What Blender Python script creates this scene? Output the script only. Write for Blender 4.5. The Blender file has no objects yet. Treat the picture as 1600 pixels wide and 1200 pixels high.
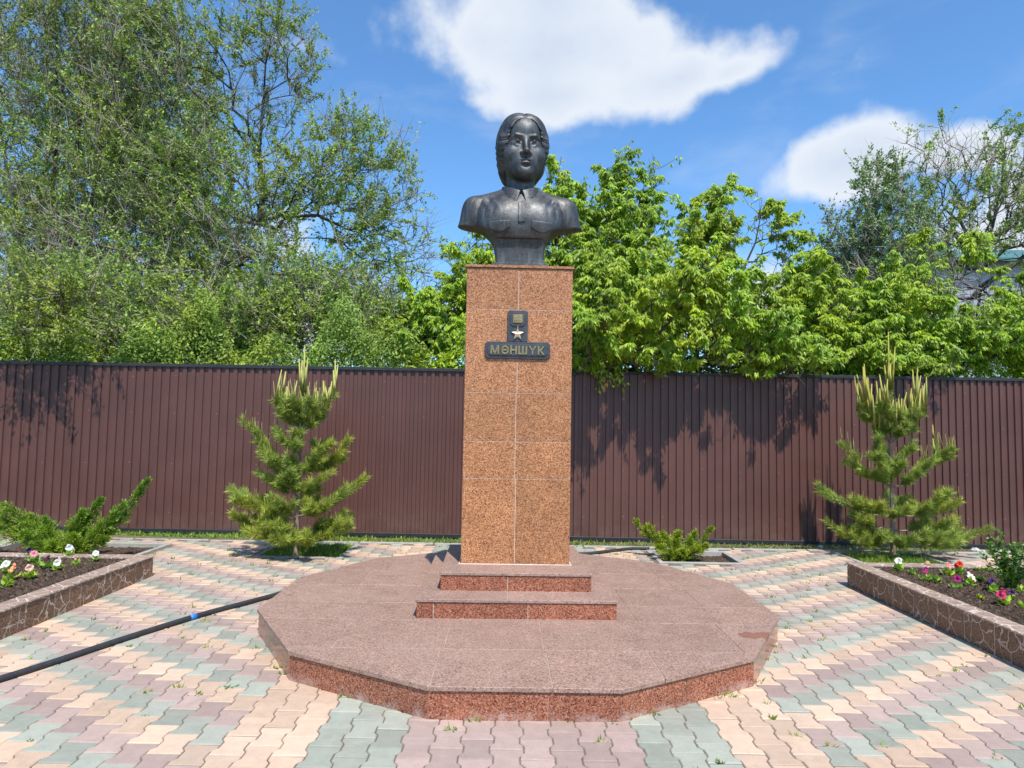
import bpy, math, random
import numpy as np
from mathutils import Matrix, Vector

# ------------------------------------------------------------------ camera, world, sun, exposure
SC = bpy.context.scene
COL = SC.collection
CAM_H, FPX, PITCH, ROLL = 1.6, 1040.0, math.atan(65 / 1040.0), math.radians(1.0)
cam_d = bpy.data.cameras.new('camera')
cam_d.sensor_width = 36.0
cam_d.lens = FPX / 1600.0 * 36.0
cam_d.clip_start, cam_d.clip_end = 0.05, 5000.0
cam = bpy.data.objects.new('camera', cam_d)
COL.objects.link(cam)
FW = np.array([0, math.cos(PITCH), math.sin(PITCH)])
U0 = np.array([0, -math.sin(PITCH), math.cos(PITCH)])
R0 = np.array([1.0, 0, 0])
_c, _s = math.cos(ROLL), math.sin(ROLL)
RT, UP = R0 * _c + U0 * _s, -R0 * _s + U0 * _c
cam.matrix_world = Matrix([[RT[i], UP[i], -FW[i], (0, 0, CAM_H)[i]] for i in range(3)] + [[0, 0, 0, 1]])
SC.camera = cam

SUN_DIR = Vector((0.287, -0.958, 0)).normalized() * math.cos(math.radians(58.5))
SUN_DIR.z = math.sin(math.radians(58.5))
SKY_STRENGTH = 0.15
SUN_STRENGTH = 4.4
EXPOSURE = 0.40


def at(px, py, y):
    """the point at depth y seen at this place in the photograph (1600 x 1200)"""
    d = FW + (px - 800) / FPX * RT - (py - 600) / FPX * UP
    return np.array([0, 0, CAM_H]) + d * (y / d[1])


def on(px, py, z=0.0):
    """the point at height z seen at this place in the photograph"""
    d = FW + (px - 800) / FPX * RT - (py - 600) / FPX * UP
    return np.array([0, 0, CAM_H]) + d * ((z - CAM_H) / d[2])


def build_world():
    w = bpy.data.worlds.new('World')
    SC.world = w
    w.use_nodes = True
    nt = w.node_tree
    N, L = nt.nodes, nt.links
    N.clear()
    out = N.new('ShaderNodeOutputWorld')
    bg = N.new('ShaderNodeBackground')
    L.new(bg.outputs[0], out.inputs[0])
    sky = N.new('ShaderNodeTexSky')
    sky.sky_type = 'NISHITA'
    sky.sun_disc = False
    sky.sun_elevation = math.radians(58.5)
    sky.sun_rotation = math.atan2(0.287, -0.958)
    sky.altitude = 100
    sky.air_density = 1.0
    sky.dust_density = 0.6
    sky.ozone_density = 1.6
    tc = N.new('ShaderNodeTexCoord')

    def vm(op, a, b=None):
        n = N.new('ShaderNodeVectorMath')
        n.operation = op
        for k, v in ((0, a), (1, b)):
            if v is None:
                continue
            if hasattr(v, 'default_value') or hasattr(v, 'links'):
                L.new(v, n.inputs[k])
            else:
                n.inputs[k].default_value = v
        return n

    def mt(op, a, b=None, c=None, clamp=False):
        n = N.new('ShaderNodeMath')
        n.operation = op
        n.use_clamp = clamp
        for k, v in ((0, a), (1, b), (2, c)):
            if v is None:
                continue
            if isinstance(v, (int, float)):
                n.inputs[k].default_value = v
            else:
                L.new(v, n.inputs[k])
        return n.outputs[0]

    dirn = vm('NORMALIZE', tc.outputs['Generated']).outputs[0]
    # coordinates on a flat cloud layer
    sep = N.new('ShaderNodeSeparateXYZ')
    L.new(dirn, sep.inputs[0])
    zc = mt('MAXIMUM', sep.outputs[2], 0.03)
    flat = N.new('ShaderNodeCombineXYZ')
    L.new(mt('DIVIDE', sep.outputs[0], mt('ADD', zc, 0.22)), flat.inputs[0])
    L.new(mt('DIVIDE', sep.outputs[1], mt('ADD', zc, 0.22)), flat.inputs[1])
    L.new(mt('MULTIPLY', zc, 1.2), flat.inputs[2])
    n1 = N.new('ShaderNodeTexNoise')
    n1.inputs['Scale'].default_value = 2.7
    n1.inputs['Detail'].default_value = 9
    n1.inputs['Roughness'].default_value = 0.56
    n1.inputs['Distortion'].default_value = 0.25
    L.new(flat.outputs[0], n1.inputs['Vector'])
    n2 = N.new('ShaderNodeTexNoise')
    n2.inputs['Scale'].default_value = 7.5
    n2.inputs['Detail'].default_value = 8
    n2.inputs['Roughness'].default_value = 0.55
    L.new(dirn, n2.inputs['Vector'])
    # cumulus heaps: heading and size of each, all round the sky
    blobs = []

    def blob(px, py, a, b, tilt=0.0):
        d = FW + (px - 800) / FPX * RT - (py - 600) / FPX * UP
        blobs.append((d / np.linalg.norm(d), a, b, tilt))
    blob(890, 80, 0.19, 0.075, -0.05)
    blob(1140, 112, 0.07, 0.028, 0.2)
    blob(860, -10, 0.12, 0.08)
    blob(1060, 120, 0.13, 0.042, 0.16)
    blob(880, 150, 0.13, 0.045)
    blob(1315, 258, 0.095, 0.052, 0.15)
    blob(1510, 235, 0.06, 0.036)
    blob(1640, 330, 0.12, 0.06)
    blob(1130, 470, 0.10, 0.06)
    blob(420, 500, 0.34, 0.06)
    acc = None
    for c, a, b, tilt in blobs:
        e = np.cross(c, [0, 0, 1]); e /= np.linalg.norm(e)
        u = np.cross(e, c)
        e2, u2 = e * math.cos(tilt) + u * math.sin(tilt), u * math.cos(tilt) - e * math.sin(tilt)
        v = vm('SUBTRACT', dirn, tuple(c)).outputs[0]
        du = vm('DOT_PRODUCT', v, tuple(e2 / a)).outputs['Value']
        dv = vm('DOT_PRODUCT', v, tuple(u2 / b)).outputs['Value']
        r = mt('SQRT', mt('ADD', mt('MULTIPLY', du, du), mt('MULTIPLY', dv, dv)))
        g = mt('SUBTRACT', 1.0, r)
        acc = g if acc is None else mt('SMOOTH_MAX', acc, g, 0.35)
    acc = mt('MAXIMUM', acc, -1.0)
    nz = mt('ADD', mt('MULTIPLY', mt('SUBTRACT', n2.outputs[0], 0.5), 2.0), mt('MULTIPLY', mt('SUBTRACT', n1.outputs[0], 0.5), 0.6))
    # the same kind of heaps all over the rest of the sky
    n3 = N.new('ShaderNodeTexNoise')
    n3.inputs['Scale'].default_value = 1.35
    n3.inputs['Detail'].default_value = 2
    L.new(flat.outputs[0], n3.inputs['Vector'])
    acc = mt('MAXIMUM', acc, mt('MULTIPLY', mt('SUBTRACT', n3.outputs[0], 0.73), 4.0))
    dens = mt('ADD', acc, nz)
    mr = N.new('ShaderNodeMapRange')
    mr.interpolation_type = 'SMOOTHSTEP'
    mr.inputs['From Min'].default_value = -0.12
    mr.inputs['From Max'].default_value = 0.46
    L.new(dens, mr.inputs['Value'])
    # thin wisps
    mw = N.new('ShaderNodeMapRange')
    mw.interpolation_type = 'SMOOTHSTEP'
    mw.inputs['From Min'].default_value = 0.52
    mw.inputs['From Max'].default_value = 0.85
    mw.inputs['To Max'].default_value = 0.35
    L.new(n1.outputs[0], mw.inputs['Value'])
    mask = mt('MAXIMUM', mt('MULTIPLY', mr.outputs[0], 0.97), mw.outputs[0])
    # cloud body: brighter at the thin rims, greyer in the thick parts
    body = N.new('ShaderNodeValToRGB')
    body.color_ramp.elements[0].position = 0.25
    body.color_ramp.elements[0].color = (4.3, 4.6, 5.0, 1)
    body.color_ramp.elements[1].position = 1.0
    body.color_ramp.elements[1].color = (3.3, 3.75, 4.5, 1)
    L.new(mt('MULTIPLY', dens, 0.75), body.inputs[0])
    tint = N.new('ShaderNodeMix')
    tint.data_type = 'RGBA'
    tint.blend_type = 'MULTIPLY'
    tint.inputs[0].default_value = 1.0
    tint.inputs[7].default_value = (0.64, 0.96, 1.19, 1)
    L.new(sky.outputs[0], tint.inputs[6])
    mix = N.new('ShaderNodeMix')
    mix.data_type = 'RGBA'
    L.new(mask, mix.inputs[0])
    L.new(tint.outputs[2], mix.inputs[6])
    L.new(body.outputs[0], mix.inputs[7])
    L.new(mix.outputs[2], bg.inputs[0])
    bg.inputs[1].default_value = SKY_STRENGTH
    w.cycles.sampling_method = 'MANUAL'
    w.cycles.sample_map_resolution = 512


build_world()
sun_d = bpy.data.lights.new('sun', 'SUN')
sun_d.energy = SUN_STRENGTH
sun_d.angle = math.radians(0.55)
sun_d.color = (1.0, 0.955, 0.89)
sun = bpy.data.objects.new('sun', sun_d)
COL.objects.link(sun)
sun.rotation_euler = SUN_DIR.to_track_quat('Z', 'Y').to_euler()
sun.location = (0, 0, 20)
SC.view_settings.view_transform = 'Standard'
SC.view_settings.look = 'None'
SC.view_settings.exposure = EXPOSURE
SC.view_settings.gamma = 1.0
SC.view_settings.use_curve_mapping = False
SC.render.engine = 'CYCLES'
SC.cycles.max_bounces = 6
SC.cycles.transparent_max_bounces = 8
SC.cycles.use_denoising = True

# ------------------------------------------------------------------ helpers
RNG = np.random.default_rng(11)


def mesh_np(name, V, F, mat=None, smooth=False, tone=None):
    """mesh from arrays; F is an (n,3) or (n,4) array or a list of tuples"""
    me = bpy.data.meshes.new(name)
    V = np.asarray(V, dtype=np.float32).reshape(-1, 3)
    if isinstance(F, np.ndarray) and F.ndim == 2:
        n, k = F.shape
        me.vertices.add(len(V))
        me.vertices.foreach_set('co', V.ravel())
        me.loops.add(n * k)
        me.loops.foreach_set('vertex_index', F.astype(np.int32).ravel())
        me.polygons.add(n)
        me.polygons.foreach_set('loop_start', np.arange(0, n * k, k, dtype=np.int32))
        me.update(calc_edges=True)
    else:
        me.from_pydata(V.tolist(), [], [tuple(f) for f in F])
    if tone is not None:
        a = me.attributes.new('tone', 'FLOAT', 'FACE')
        t = np.full(len(me.polygons), tone, np.float32) if np.isscalar(tone) else np.asarray(tone, np.float32)
        a.data.foreach_set('value', t)
    if smooth:
        me.polygons.foreach_set('use_smooth', np.ones(len(me.polygons), bool))
    if mat is not None:
        me.materials.append(mat)
    me.validate()
    return me


def link(name, me, parent=None, loc=(0, 0, 0), rot=(0, 0, 0), scale=None):
    o = bpy.data.objects.new(name, me)
    COL.objects.link(o)
    o.location = loc
    o.rotation_euler = rot
    if scale is not None:
        o.scale = scale
    o.parent = parent
    return o


def part(name, V, F, mat, parent=None, smooth=False, tone=None, **kw):
    return link(name, mesh_np(name, V, F, mat, smooth, tone), parent, **kw)


def tag(o, label=None, cat=None, group=None, kind=None):
    if label: o['label'] = label
    if cat: o['category'] = cat
    if group: o['group'] = group
    if kind: o['kind'] = kind
    return o


def thing(name, label, cat, loc=(0, 0, 0), rotz=0.0, group=None):
    o = bpy.data.objects.new(name, None)
    COL.objects.link(o)
    o.empty_display_size = 0.1
    o.location = loc
    o.rotation_euler = (0, 0, rotz)
    return tag(o, label, cat, group)


def box_vf(x0, x1, y0, y1, z0, z1, b=0.0):
    """box, optionally with a small chamfer on every edge of its outline"""
    if b <= 0:
        V = [(x, y, z) for z in (z0, z1) for y in (y0, y1) for x in (x0, x1)]
        return V, [(0, 2, 3, 1), (4, 5, 7, 6), (0, 1, 5, 4), (2, 6, 7, 3), (0, 4, 6, 2), (1, 3, 7, 5)]
    poly = [(x0 + b, y0), (x1 - b, y0), (x1, y0 + b), (x1, y1 - b), (x1 - b, y1), (x0 + b, y1), (x0, y1 - b), (x0, y0 + b)]
    cx, cy = (x0 + x1) / 2, (y0 + y1) / 2

    def inset(p, d):
        return (p[0] - math.copysign(min(d, abs(p[0] - cx)), p[0] - cx), p[1] - math.copysign(min(d, abs(p[1] - cy)), p[1] - cy))
    V, F = [], []
    for z, d in ((z0, b), (z0 + b, 0), (z1 - b, 0), (z1, b)):
        V += [(*inset(p, d), z) for p in poly]
    n = 8
    for k in range(3):
        for i in range(n):
            j = (i + 1) % n
            F.append((k * n + i, k * n + j, k * n + n + j, k * n + n + i))
    F.append(tuple(range(n - 1, -1, -1)))
    F.append(tuple(range(3 * n, 4 * n)))
    return V, F


def prism_vf(poly, z0, z1, b=0.0):
    """upright prism over a convex outline (counter-clockwise), top edge chamfered by b"""
    n = len(poly)
    c = np.mean(poly, axis=0)
    P = np.array(poly)
    if b > 0:
        d = P - c
        ln = np.linalg.norm(d, axis=1, keepdims=True)
        Pin = c + d * (1 - b * 1.3 / ln)
        rings = [(P, z0), (P, z1 - b), (Pin, z1)]
    else:
        rings = [(P, z0), (P, z1)]
    V, F = [], []
    for Q, z in rings:
        V += [(q[0], q[1], z) for q in Q]
    for k in range(len(rings) - 1):
        for i in range(n):
            j = (i + 1) % n
            F.append((k * n + i, k * n + j, k * n + n + j, k * n + n + i))
    F.append(tuple(range((len(rings) - 1) * n, len(rings) * n)))
    F.append(tuple(range(n - 1, -1, -1)))
    return V, F


def clip_poly(poly, nx, ny, d):
    """keep the side nx*x + ny*y <= d"""
    out = []
    for i in range(len(poly)):
        a, b = poly[i], poly[(i + 1) % len(poly)]
        da, db = nx * a[0] + ny * a[1] - d, nx * b[0] + ny * b[1] - d
        if da <= 0:
            out.append(a)
        if (da < 0) != (db < 0) and abs(da - db) > 1e-9:
            t = da / (da - db)
            out.append((a[0] + (b[0] - a[0]) * t, a[1] + (b[1] - a[1]) * t))
    return out


def frames(T):
    """two unit vectors across each row of T"""
    T = T / np.maximum(np.linalg.norm(T, axis=1, keepdims=True), 1e-9)
    ref = np.where(np.abs(T[:, 2:3]) < 0.9, np.array([[0, 0, 1.0]]), np.array([[1.0, 0, 0]]))
    A = np.cross(T, ref)
    A /= np.maximum(np.linalg.norm(A, axis=1, keepdims=True), 1e-9)
    return T, A, np.cross(T, A)


def tubes_np(P0, P1, r0, r1, sides):
    """straight tapered tubes, vectorised"""
    T, A, B = frames(P1 - P0)
    n = len(P0)
    ang = np.arange(sides) * 2 * math.pi / sides
    ca, sa = np.cos(ang), np.sin(ang)
    ring = A[:, None, :] * ca[None, :, None] + B[:, None, :] * sa[None, :, None]
    V = np.concatenate([P0[:, None, :] + ring * r0[:, None, None], P1[:, None, :] + ring * r1[:, None, None]], axis=1)
    base = (np.arange(n) * 2 * sides)[:, None]
    i = np.arange(sides)[None, :]
    j = (i + 1) % sides
    F = np.stack([base + i, base + j, base + sides + j, base + sides + i], axis=2).reshape(-1, 4)
    return V.reshape(-1, 3), F


def tube_path(P, r, sides=8, caps=True):
    """one smooth tube along a path"""
    P = np.asarray(P, float)
    n = len(P)
    r = np.full(n, r) if np.isscalar(r) else np.asarray(r)
    T = np.gradient(P, axis=0)
    T, A, B = frames(T)
    for k in range(1, n):    # keep the frame from twisting
        a = A[k - 1] - T[k] * np.dot(A[k - 1], T[k])
        A[k] = a / max(np.linalg.norm(a), 1e-9)
        B[k] = np.cross(T[k], A[k])
    V, F = [], []
    for k in range(n):
        for i in range(sides):
            t = 2 * math.pi * i / sides
            V.append(P[k] + r[k] * (math.cos(t) * A[k] + math.sin(t) * B[k]))
    for k in range(n - 1):
        for i in range(sides):
            j = (i + 1) % sides
            F.append((k * sides + i, k * sides + j, (k + 1) * sides + j, (k + 1) * sides + i))
    if caps:
        F.append(tuple(range(sides - 1, -1, -1)))
        F.append(tuple(range((n - 1) * sides, n * sides)))
    return np.array(V), F


def kites(B, D, S, Lg, W, fold=0.15):
    """folded leaf shapes: base B, direction D, side S (unit), length, width -> V, F (two triangles each)"""
    n = len(B)
    Nn = np.cross(D, S)
    Lg, W = Lg[:, None], W[:, None]
    mid = B + D * Lg * 0.42 + Nn * W * fold
    V = np.stack([B, mid + S * W * 0.5, B + D * Lg, mid - S * W * 0.5], axis=1).reshape(-1, 3)
    b = (np.arange(n) * 4)[:, None]
    F = np.concatenate([b + np.array([[0, 1, 2]]), b + np.array([[0, 2, 3]])], axis=1).reshape(-1, 3)
    return V, F


def unit(a):
    return a / np.maximum(np.linalg.norm(a, axis=-1, keepdims=True), 1e-9)


def merge(parts):
    V, F, o = [], [], 0
    for v, f in parts:
        v = np.asarray(v, float)
        V.append(v)
        F += [tuple(int(i) + o for i in g) for g in f]
        o += len(v)
    return np.concatenate(V), F


# ------------------------------------------------------------------ materials
class NT:
    """small wrapper for building node materials"""
    def __init__(self, name, rough=0.6, metal=0.0, spec=0.5):
        self.m = bpy.data.materials.new(name)
        self.m.use_nodes = True
        self.t = self.m.node_tree
        self.N, self.L = self.t.nodes, self.t.links
        self.b = self.N['Principled BSDF']
        self.out = self.N['Material Output']
        self.set(Roughness=rough, Metallic=metal)
        self.b.inputs['Specular IOR Level'].default_value = spec
        self._pos = None

    def set(self, **kw):
        for k, v in kw.items():
            self.plug(v, self.b.inputs[k.replace('_', ' ')])

    def plug(self, v, sock):
        if isinstance(v, bpy.types.NodeSocket):
            self.L.new(v, sock)
        elif isinstance(v, (tuple, list)) and len(v) == 3 and sock.type == 'RGBA':
            sock.default_value = (*v, 1)
        else:
            sock.default_value = v

    def pos(self):
        if self._pos is None:
            self._pos = self.N.new('ShaderNodeNewGeometry').outputs['Position']
        return self._pos

    def obj(self):
        return self.N.new('ShaderNodeTexCoord').outputs['Object']

    def tone(self):
        n = self.N.new('ShaderNodeAttribute')
        n.attribute_name = 'tone'
        return n.outputs['Fac']

    def noise(self, scale, detail=4, rough=0.55, vec=None, dist=0.0, color=False):
        n = self.N.new('ShaderNodeTexNoise')
        n.inputs['Scale'].default_value = scale
        n.inputs['Detail'].default_value = detail
        n.inputs['Roughness'].default_value = rough
        n.inputs['Distortion'].default_value = dist
        self.L.new(vec if vec is not None else self.pos(), n.inputs['Vector'])
        return n.outputs['Color' if color else 'Fac']

    def voronoi(self, scale, feature='F1', vec=None, out='Color', rnd=1.0):
        n = self.N.new('ShaderNodeTexVoronoi')
        n.feature = feature
        n.inputs['Scale'].default_value = scale
        n.inputs['Randomness'].default_value = rnd
        self.L.new(vec if vec is not None else self.pos(), n.inputs['Vector'])
        return n.outputs[out]

    def ramp(self, fac, stops, interp='LINEAR'):
        n = self.N.new('ShaderNodeValToRGB')
        cr = n.color_ramp
        cr.interpolation = interp
        while len(cr.elements) < len(stops):
            cr.elements.new(0.5)
        for e, (p, c) in zip(cr.elements, stops):
            e.position = p
            e.color = (*c, 1) if len(c) == 3 else c
        self.L.new(fac, n.inputs[0])
        return n.outputs[0]

    def rng(self, v, a, b, c=0.0, d=1.0, smooth=False):
        n = self.N.new('ShaderNodeMapRange')
        if smooth:
            n.interpolation_type = 'SMOOTHSTEP'
        for k, x in (('From Min', a), ('From Max', b), ('To Min', c), ('To Max', d)):
            n.inputs[k].default_value = x
        self.L.new(v, n.inputs['Value'])
        return n.outputs[0]

    def mix(self, fac, a, b, mode='MIX'):
        n = self.N.new('ShaderNodeMix')
        n.data_type = 'RGBA'
        n.blend_type = mode
        self.plug(fac, n.inputs[0])
        self.plug(a, n.inputs[6])
        self.plug(b, n.inputs[7])
        return n.outputs[2]

    def math(self, op, a, b=0.0, c=0.0):
        n = self.N.new('ShaderNodeMath')
        n.operation = op
        for k, v in enumerate((a, b, c)):
            self.plug(v, n.inputs[k])
        return n.outputs[0]

    def vmath(self, op, a, b):
        n = self.N.new('ShaderNodeVectorMath')
        n.operation = op
        self.plug(a, n.inputs[0])
        self.plug(b, n.inputs[1])
        return n.outputs[0]

    def sep(self, v):
        n = self.N.new('ShaderNodeSeparateXYZ')
        self.L.new(v, n.inputs[0])
        return n.outputs

    def bump(self, h, strength=0.3, dist=0.005):
        n = self.N.new('ShaderNodeBump')
        n.inputs['Strength'].default_value = strength
        n.inputs['Distance'].default_value = dist
        self.L.new(h, n.inputs['Height'])
        self.L.new(n.outputs[0], self.b.inputs['Normal'])

    def bright(self, col, fac):
        """col multiplied by the number fac"""
        n = self.N.new('ShaderNodeVectorMath')
        n.operation = 'SCALE'
        self.plug(col, n.inputs[0])
        self.plug(fac, n.inputs['Scale'])
        return n.outputs[0]


def granite(name, dark, mid, light, pale, rough, dust=0.0, dustcol=(.5, .42, .37), stain=None, streak=False):
    g = NT(name, rough, spec=0.3 if rough > .2 else 0.45)
    v = g.sep(g.voronoi(150))[0]
    c = g.ramp(v, [(0.0, dark), (0.16, dark), (0.24, mid), (0.55, mid), (0.68, light), (0.88, light), (0.95, pale)])
    big = g.noise(5, 5, 0.6)
    c = g.bright(c, g.rng(big, 0.3, 0.7, 0.86, 1.14))
    c = g.bright(c, g.rng(g.tone(), 0, 1, 0.9, 1.1))
    blot = g.rng(g.noise(2.0, 6, 0.7, dist=0.8), 0.5, 0.72, 0.0, 0.28, True)
    c = g.mix(blot, c, g.vmath('MULTIPLY', c, (.66, .58, .55)))
    if dust > 0:
        d = g.rng(g.noise(2.3, 6, 0.65), 0.35, 0.7, dust * 0.45, dust, True)
        c = g.mix(d, c, dustcol)
    if streak:   # lime washed out of the joints, low on the facing
        z = g.sep(g.pos())[2]
        low = g.rng(z, 0.0, 0.07, 1.0, 0.0, True)
        f = g.math('MULTIPLY', low, g.rng(g.noise(7, 5, 0.7), 0.42, 0.68, 0, 0.55, True))
        c = g.mix(f, c, (.55, .45, .40))
    if stain:
        (sx, sy, sz), a, b = stain
        w = g.vmath('SUBTRACT', g.pos(), (sx, sy, sz))
        s = g.sep(w)
        r = g.math('ADD', g.math('POWER', g.math('DIVIDE', g.math('ABSOLUTE', s[0]), a), 2.0), g.math('POWER', g.math('DIVIDE', g.math('ABSOLUTE', s[1]), b), 2.0))
        wr = g.math('ADD', r, g.rng(g.noise(16, 4), 0.3, 0.7, -0.7, 0.7))
        c = g.mix(g.rng(wr, 0.75, 1.0, 0.75, 0.0, True), c, (.22, .085, .05))
    g.set(Base_Color=c, Roughness=g.rng(g.noise(9, 4), 0.3, 0.7, rough * 0.75, min(1, rough * 1.35)))
    g.bump(g.noise(150, 3), 0.05 if rough < 0.3 else 0.22, 0.002)
    return g.m


def leafmat(name, base, hi, rough=0.5, trans=0.35, scale=1.2):
    g = NT(name, rough, spec=0.4)
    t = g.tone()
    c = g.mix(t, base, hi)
    c = g.bright(c, g.rng(g.noise(scale, 3), 0.3, 0.7, 0.78, 1.2))
    c = g.mix(g.rng(g.noise(0.85, 4, 0.6), 0.42, 0.66, 0, 1, True), c, g.vmath('MULTIPLY', c, (1.3, 1.1, .75)))
    g.set(Base_Color=c)
    tr = g.N.new('ShaderNodeBsdfTranslucent')
    g.L.new(g.bright(c, 1.25), tr.inputs[0])
    ms = g.N.new('ShaderNodeMixShader')
    ms.inputs[0].default_value = trans
    g.L.new(g.b.outputs[0], ms.inputs[1])
    g.L.new(tr.outputs[0], ms.inputs[2])
    g.L.new(ms.outputs[0], g.out.inputs[0])
    return g.m


def plain(name, col, rough=0.6, metal=0.0, var=0.12, scale=8, bump=0.0, bscale=80, spec=0.5):
    g = NT(name, rough, metal, spec)
    n = g.noise(scale, 5, 0.6)
    g.set(Base_Color=g.bright(col, g.rng(n, 0.3, 0.7, 1 - var, 1 + var)))
    if bump:
        g.bump(g.noise(bscale, 4), bump, 0.01)
    return g.m


def paver_mat(name, col):
    g = NT(name, 0.85, spec=0.25)
    c = g.bright(col, g.rng(g.tone(), 0, 1, 0.82, 1.13))
    c = g.bright(c, g.rng(g.noise(260, 2), 0.25, 0.75, 0.84, 1.14))
    c = g.bright(c, g.rng(g.noise(14, 5, 0.65), 0.3, 0.7, 0.90, 1.08))
    # soft dust and grime in uneven fields
    d = g.rng(g.noise(1.1, 7, 0.7), 0.45, 0.72, 0.0, 0.32, True)
    c = g.mix(d, c, (.40, .325, .27))
    st_ = g.rng(g.noise(3.3, 8, 0.75, dist=0.6), 0.56, 0.74, 0.0, 0.4, True)
    c = g.mix(st_, c, g.bright(c, 0.62))
    sp = g.rng(g.voronoi(16, out='Distance'), 0.03, 0.055, 0.5, 0.0, True)
    sp = g.math('MULTIPLY', sp, g.rng(g.noise(2.2, 3), 0.52, 0.62, 0, 1, True))
    c = g.mix(sp, c, (.62, .58, .53))
    g.set(Base_Color=c)
    g.bump(g.noise(300, 3), 0.35, 0.002)
    return g.m


M = {}
M['peach'] = paver_mat('paver_peach', (.575, .405, .285))
M['mauve'] = paver_mat('paver_mauve', (.395, .285, .24))
M['green'] = paver_mat('paver_green', (.325, .33, .265))
M['sand'] = plain('joint_sand', (.15, .115, .085), 0.95, var=0.3, scale=20, bump=0.4)
M['kerb'] = plain('kerb_concrete', (.34, .325, .28), 0.9, var=0.2, scale=9, bump=0.3, bscale=120)
M['granite_face'] = granite('granite_polished_red', (.10, .03, .018), (.26, .085, .046), (.36, .14, .08), (.43, .225, .15), 0.16, streak=True)
M['granite_ped'] = granite('granite_polished_tan', (.14, .05, .02), (.34, .135, .055), (.47, .215, .095), (.55, .30, .16), 0.3, 0.10, (.46, .26, .15))
stain_at = on(1186, 988, .2)
M['granite_top'] = granite('granite_flamed_top', (.12, .06, .042), (.275, .16, .118), (.375, .238, .182), (.45, .335, .27), 0.55, 0.5, (.355, .24, .188), ((stain_at[0], stain_at[1], .2), .16, .085))
M['grout'] = plain('pale_grout', (.56, .46, .39), 0.9, var=0.15)
M['grout_dull'] = plain('dull_grout', (.42, .31, .25), 0.9, var=0.25, scale=5)


def bronze():
    g = NT('patinated_bronze', 0.42, 0.7)
    n = g.noise(7, 6, 0.65)
    f = g.noise(60, 4, 0.6)
    c = g.ramp(n, [(0.3, (.060, .057, .055)), (0.55, (.10, .10, .10)), (0.75, (.155, .155, .155))])
    c = g.bright(c, g.rng(f, 0.3, 0.7, 0.75, 1.25))
    sv = g.vmath('MULTIPLY', g.pos(), (22, 22, 2.2))
    run = g.rng(g.noise(1.0, 5, 0.6, vec=sv), 0.52, 0.72, 0.0, 0.5, True)
    c = g.mix(run, c, (.20, .21, .205))
    g.set(Base_Color=c, Roughness=g.rng(g.noise(18, 4), 0.3, 0.7, 0.42, 0.62))
    g.bump(g.noise(75, 5, 0.7), 0.4, 0.006)
    return g.m


M['bronze'] = bronze()
M['plaque'] = plain('dark_plaque_bronze', (.085, .083, .085), 0.4, 0.6, var=0.2, scale=30)
M['gold'] = plain('brassy_letter_metal', (.36, .26, .12), 0.38, 0.75, var=0.2, scale=40)
M['star'] = plain('bright_gold_metal', (.80, .56, .32), 0.32, 0.7, var=0.08, scale=40)


def sheet_mat():
    g = NT('brown_painted_sheet_metal', 0.42, spec=0.45)
    c = g.bright((.098, .041, .032), g.rng(g.noise(1.3, 5, 0.6), 0.3, 0.7, 0.88, 1.14))
    c = g.bright(c, g.rng(g.tone(), 0, 1, .93, 1.07))
    z = g.sep(g.pos())[2]
    dirt = g.math('MULTIPLY', g.rng(z, -0.15, 0.55, 1, 0, True), g.rng(g.noise(5, 6, 0.7), 0.35, 0.7, 0.05, 0.4, True))
    c = g.mix(dirt, c, (.22, .15, .115))
    g.set(Base_Color=c, Roughness=g.rng(g.noise(3, 4), 0.3, 0.7, 0.36, 0.5))
    return g.m


M['sheet'] = sheet_mat()
M['rail'] = plain('black_painted_rail', (.022, .022, .024), 0.5, var=0.3, scale=6)
M['screw'] = plain('zinc_screw', (.42, .38, .35), 0.4, 0.3)


def tile_mat():
    g = NT('brown_crazed_tile', 0.5, spec=0.35)
    n = g.noise(70, 6, 0.85)
    c = g.ramp(n, [(0.32, (.05, .024, .014)), (0.5, (.165, .088, .052)), (0.64, (.40, .25, .155))])
    c = g.bright(c, g.rng(g.tone(), 0, 1, 0.85, 1.2))
    off = g.vmath('ADD', g.pos(), g.bright((3.1, 5.7, 2.3), g.tone()))
    warp = g.bright(g.vmath('SUBTRACT', g.noise(9, 3, vec=off, color=True), (.5, .5, .5)), 0.10)
    e = g.voronoi(7.5, 'DISTANCE_TO_EDGE', g.vmath('ADD', off, warp), 'Distance')
    vein = g.rng(e, 0.012, 0.038, 1.0, 0.0, True)
    vein = g.math('MULTIPLY', vein, g.rng(g.noise(6, 3, vec=off), 0.36, 0.5, 0.25, 0.95, True))
    c = g.mix(vein, c, (.55, .43, .34))
    g.set(Base_Color=c, Roughness=g.rng(g.noise(30, 3), .3, .7, .42, .6))
    g.bump(vein, -0.15, 0.002)
    return g.m


def cope_mat():  # same tile as the walls, the sunlit top put into a lighter colour
    g = NT('coping_tile', 0.42)
    n = g.noise(90, 4, 0.7)
    c = g.ramp(n, [(0.3, (.17, .105, .075)), (0.5, (.31, .205, .152)), (0.66, (.48, .355, .28))])
    c = g.bright(c, g.rng(g.tone(), 0, 1, 0.9, 1.12))
    e = g.voronoi(9, 'DISTANCE_TO_EDGE', None, 'Distance')
    vein = g.rng(e, 0.015, 0.05, 0.9, 0.0, True)
    c = g.mix(vein, c, (.68, .57, .47))
    d = g.rng(g.noise(4, 6, 0.65), 0.35, 0.7, 0.0, 0.35, True)
    c = g.mix(d, c, (.45, .34, .265))
    g.set(Base_Color=c)
    return g.m


M['tile'] = tile_mat()
M['cope'] = cope_mat()


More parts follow.
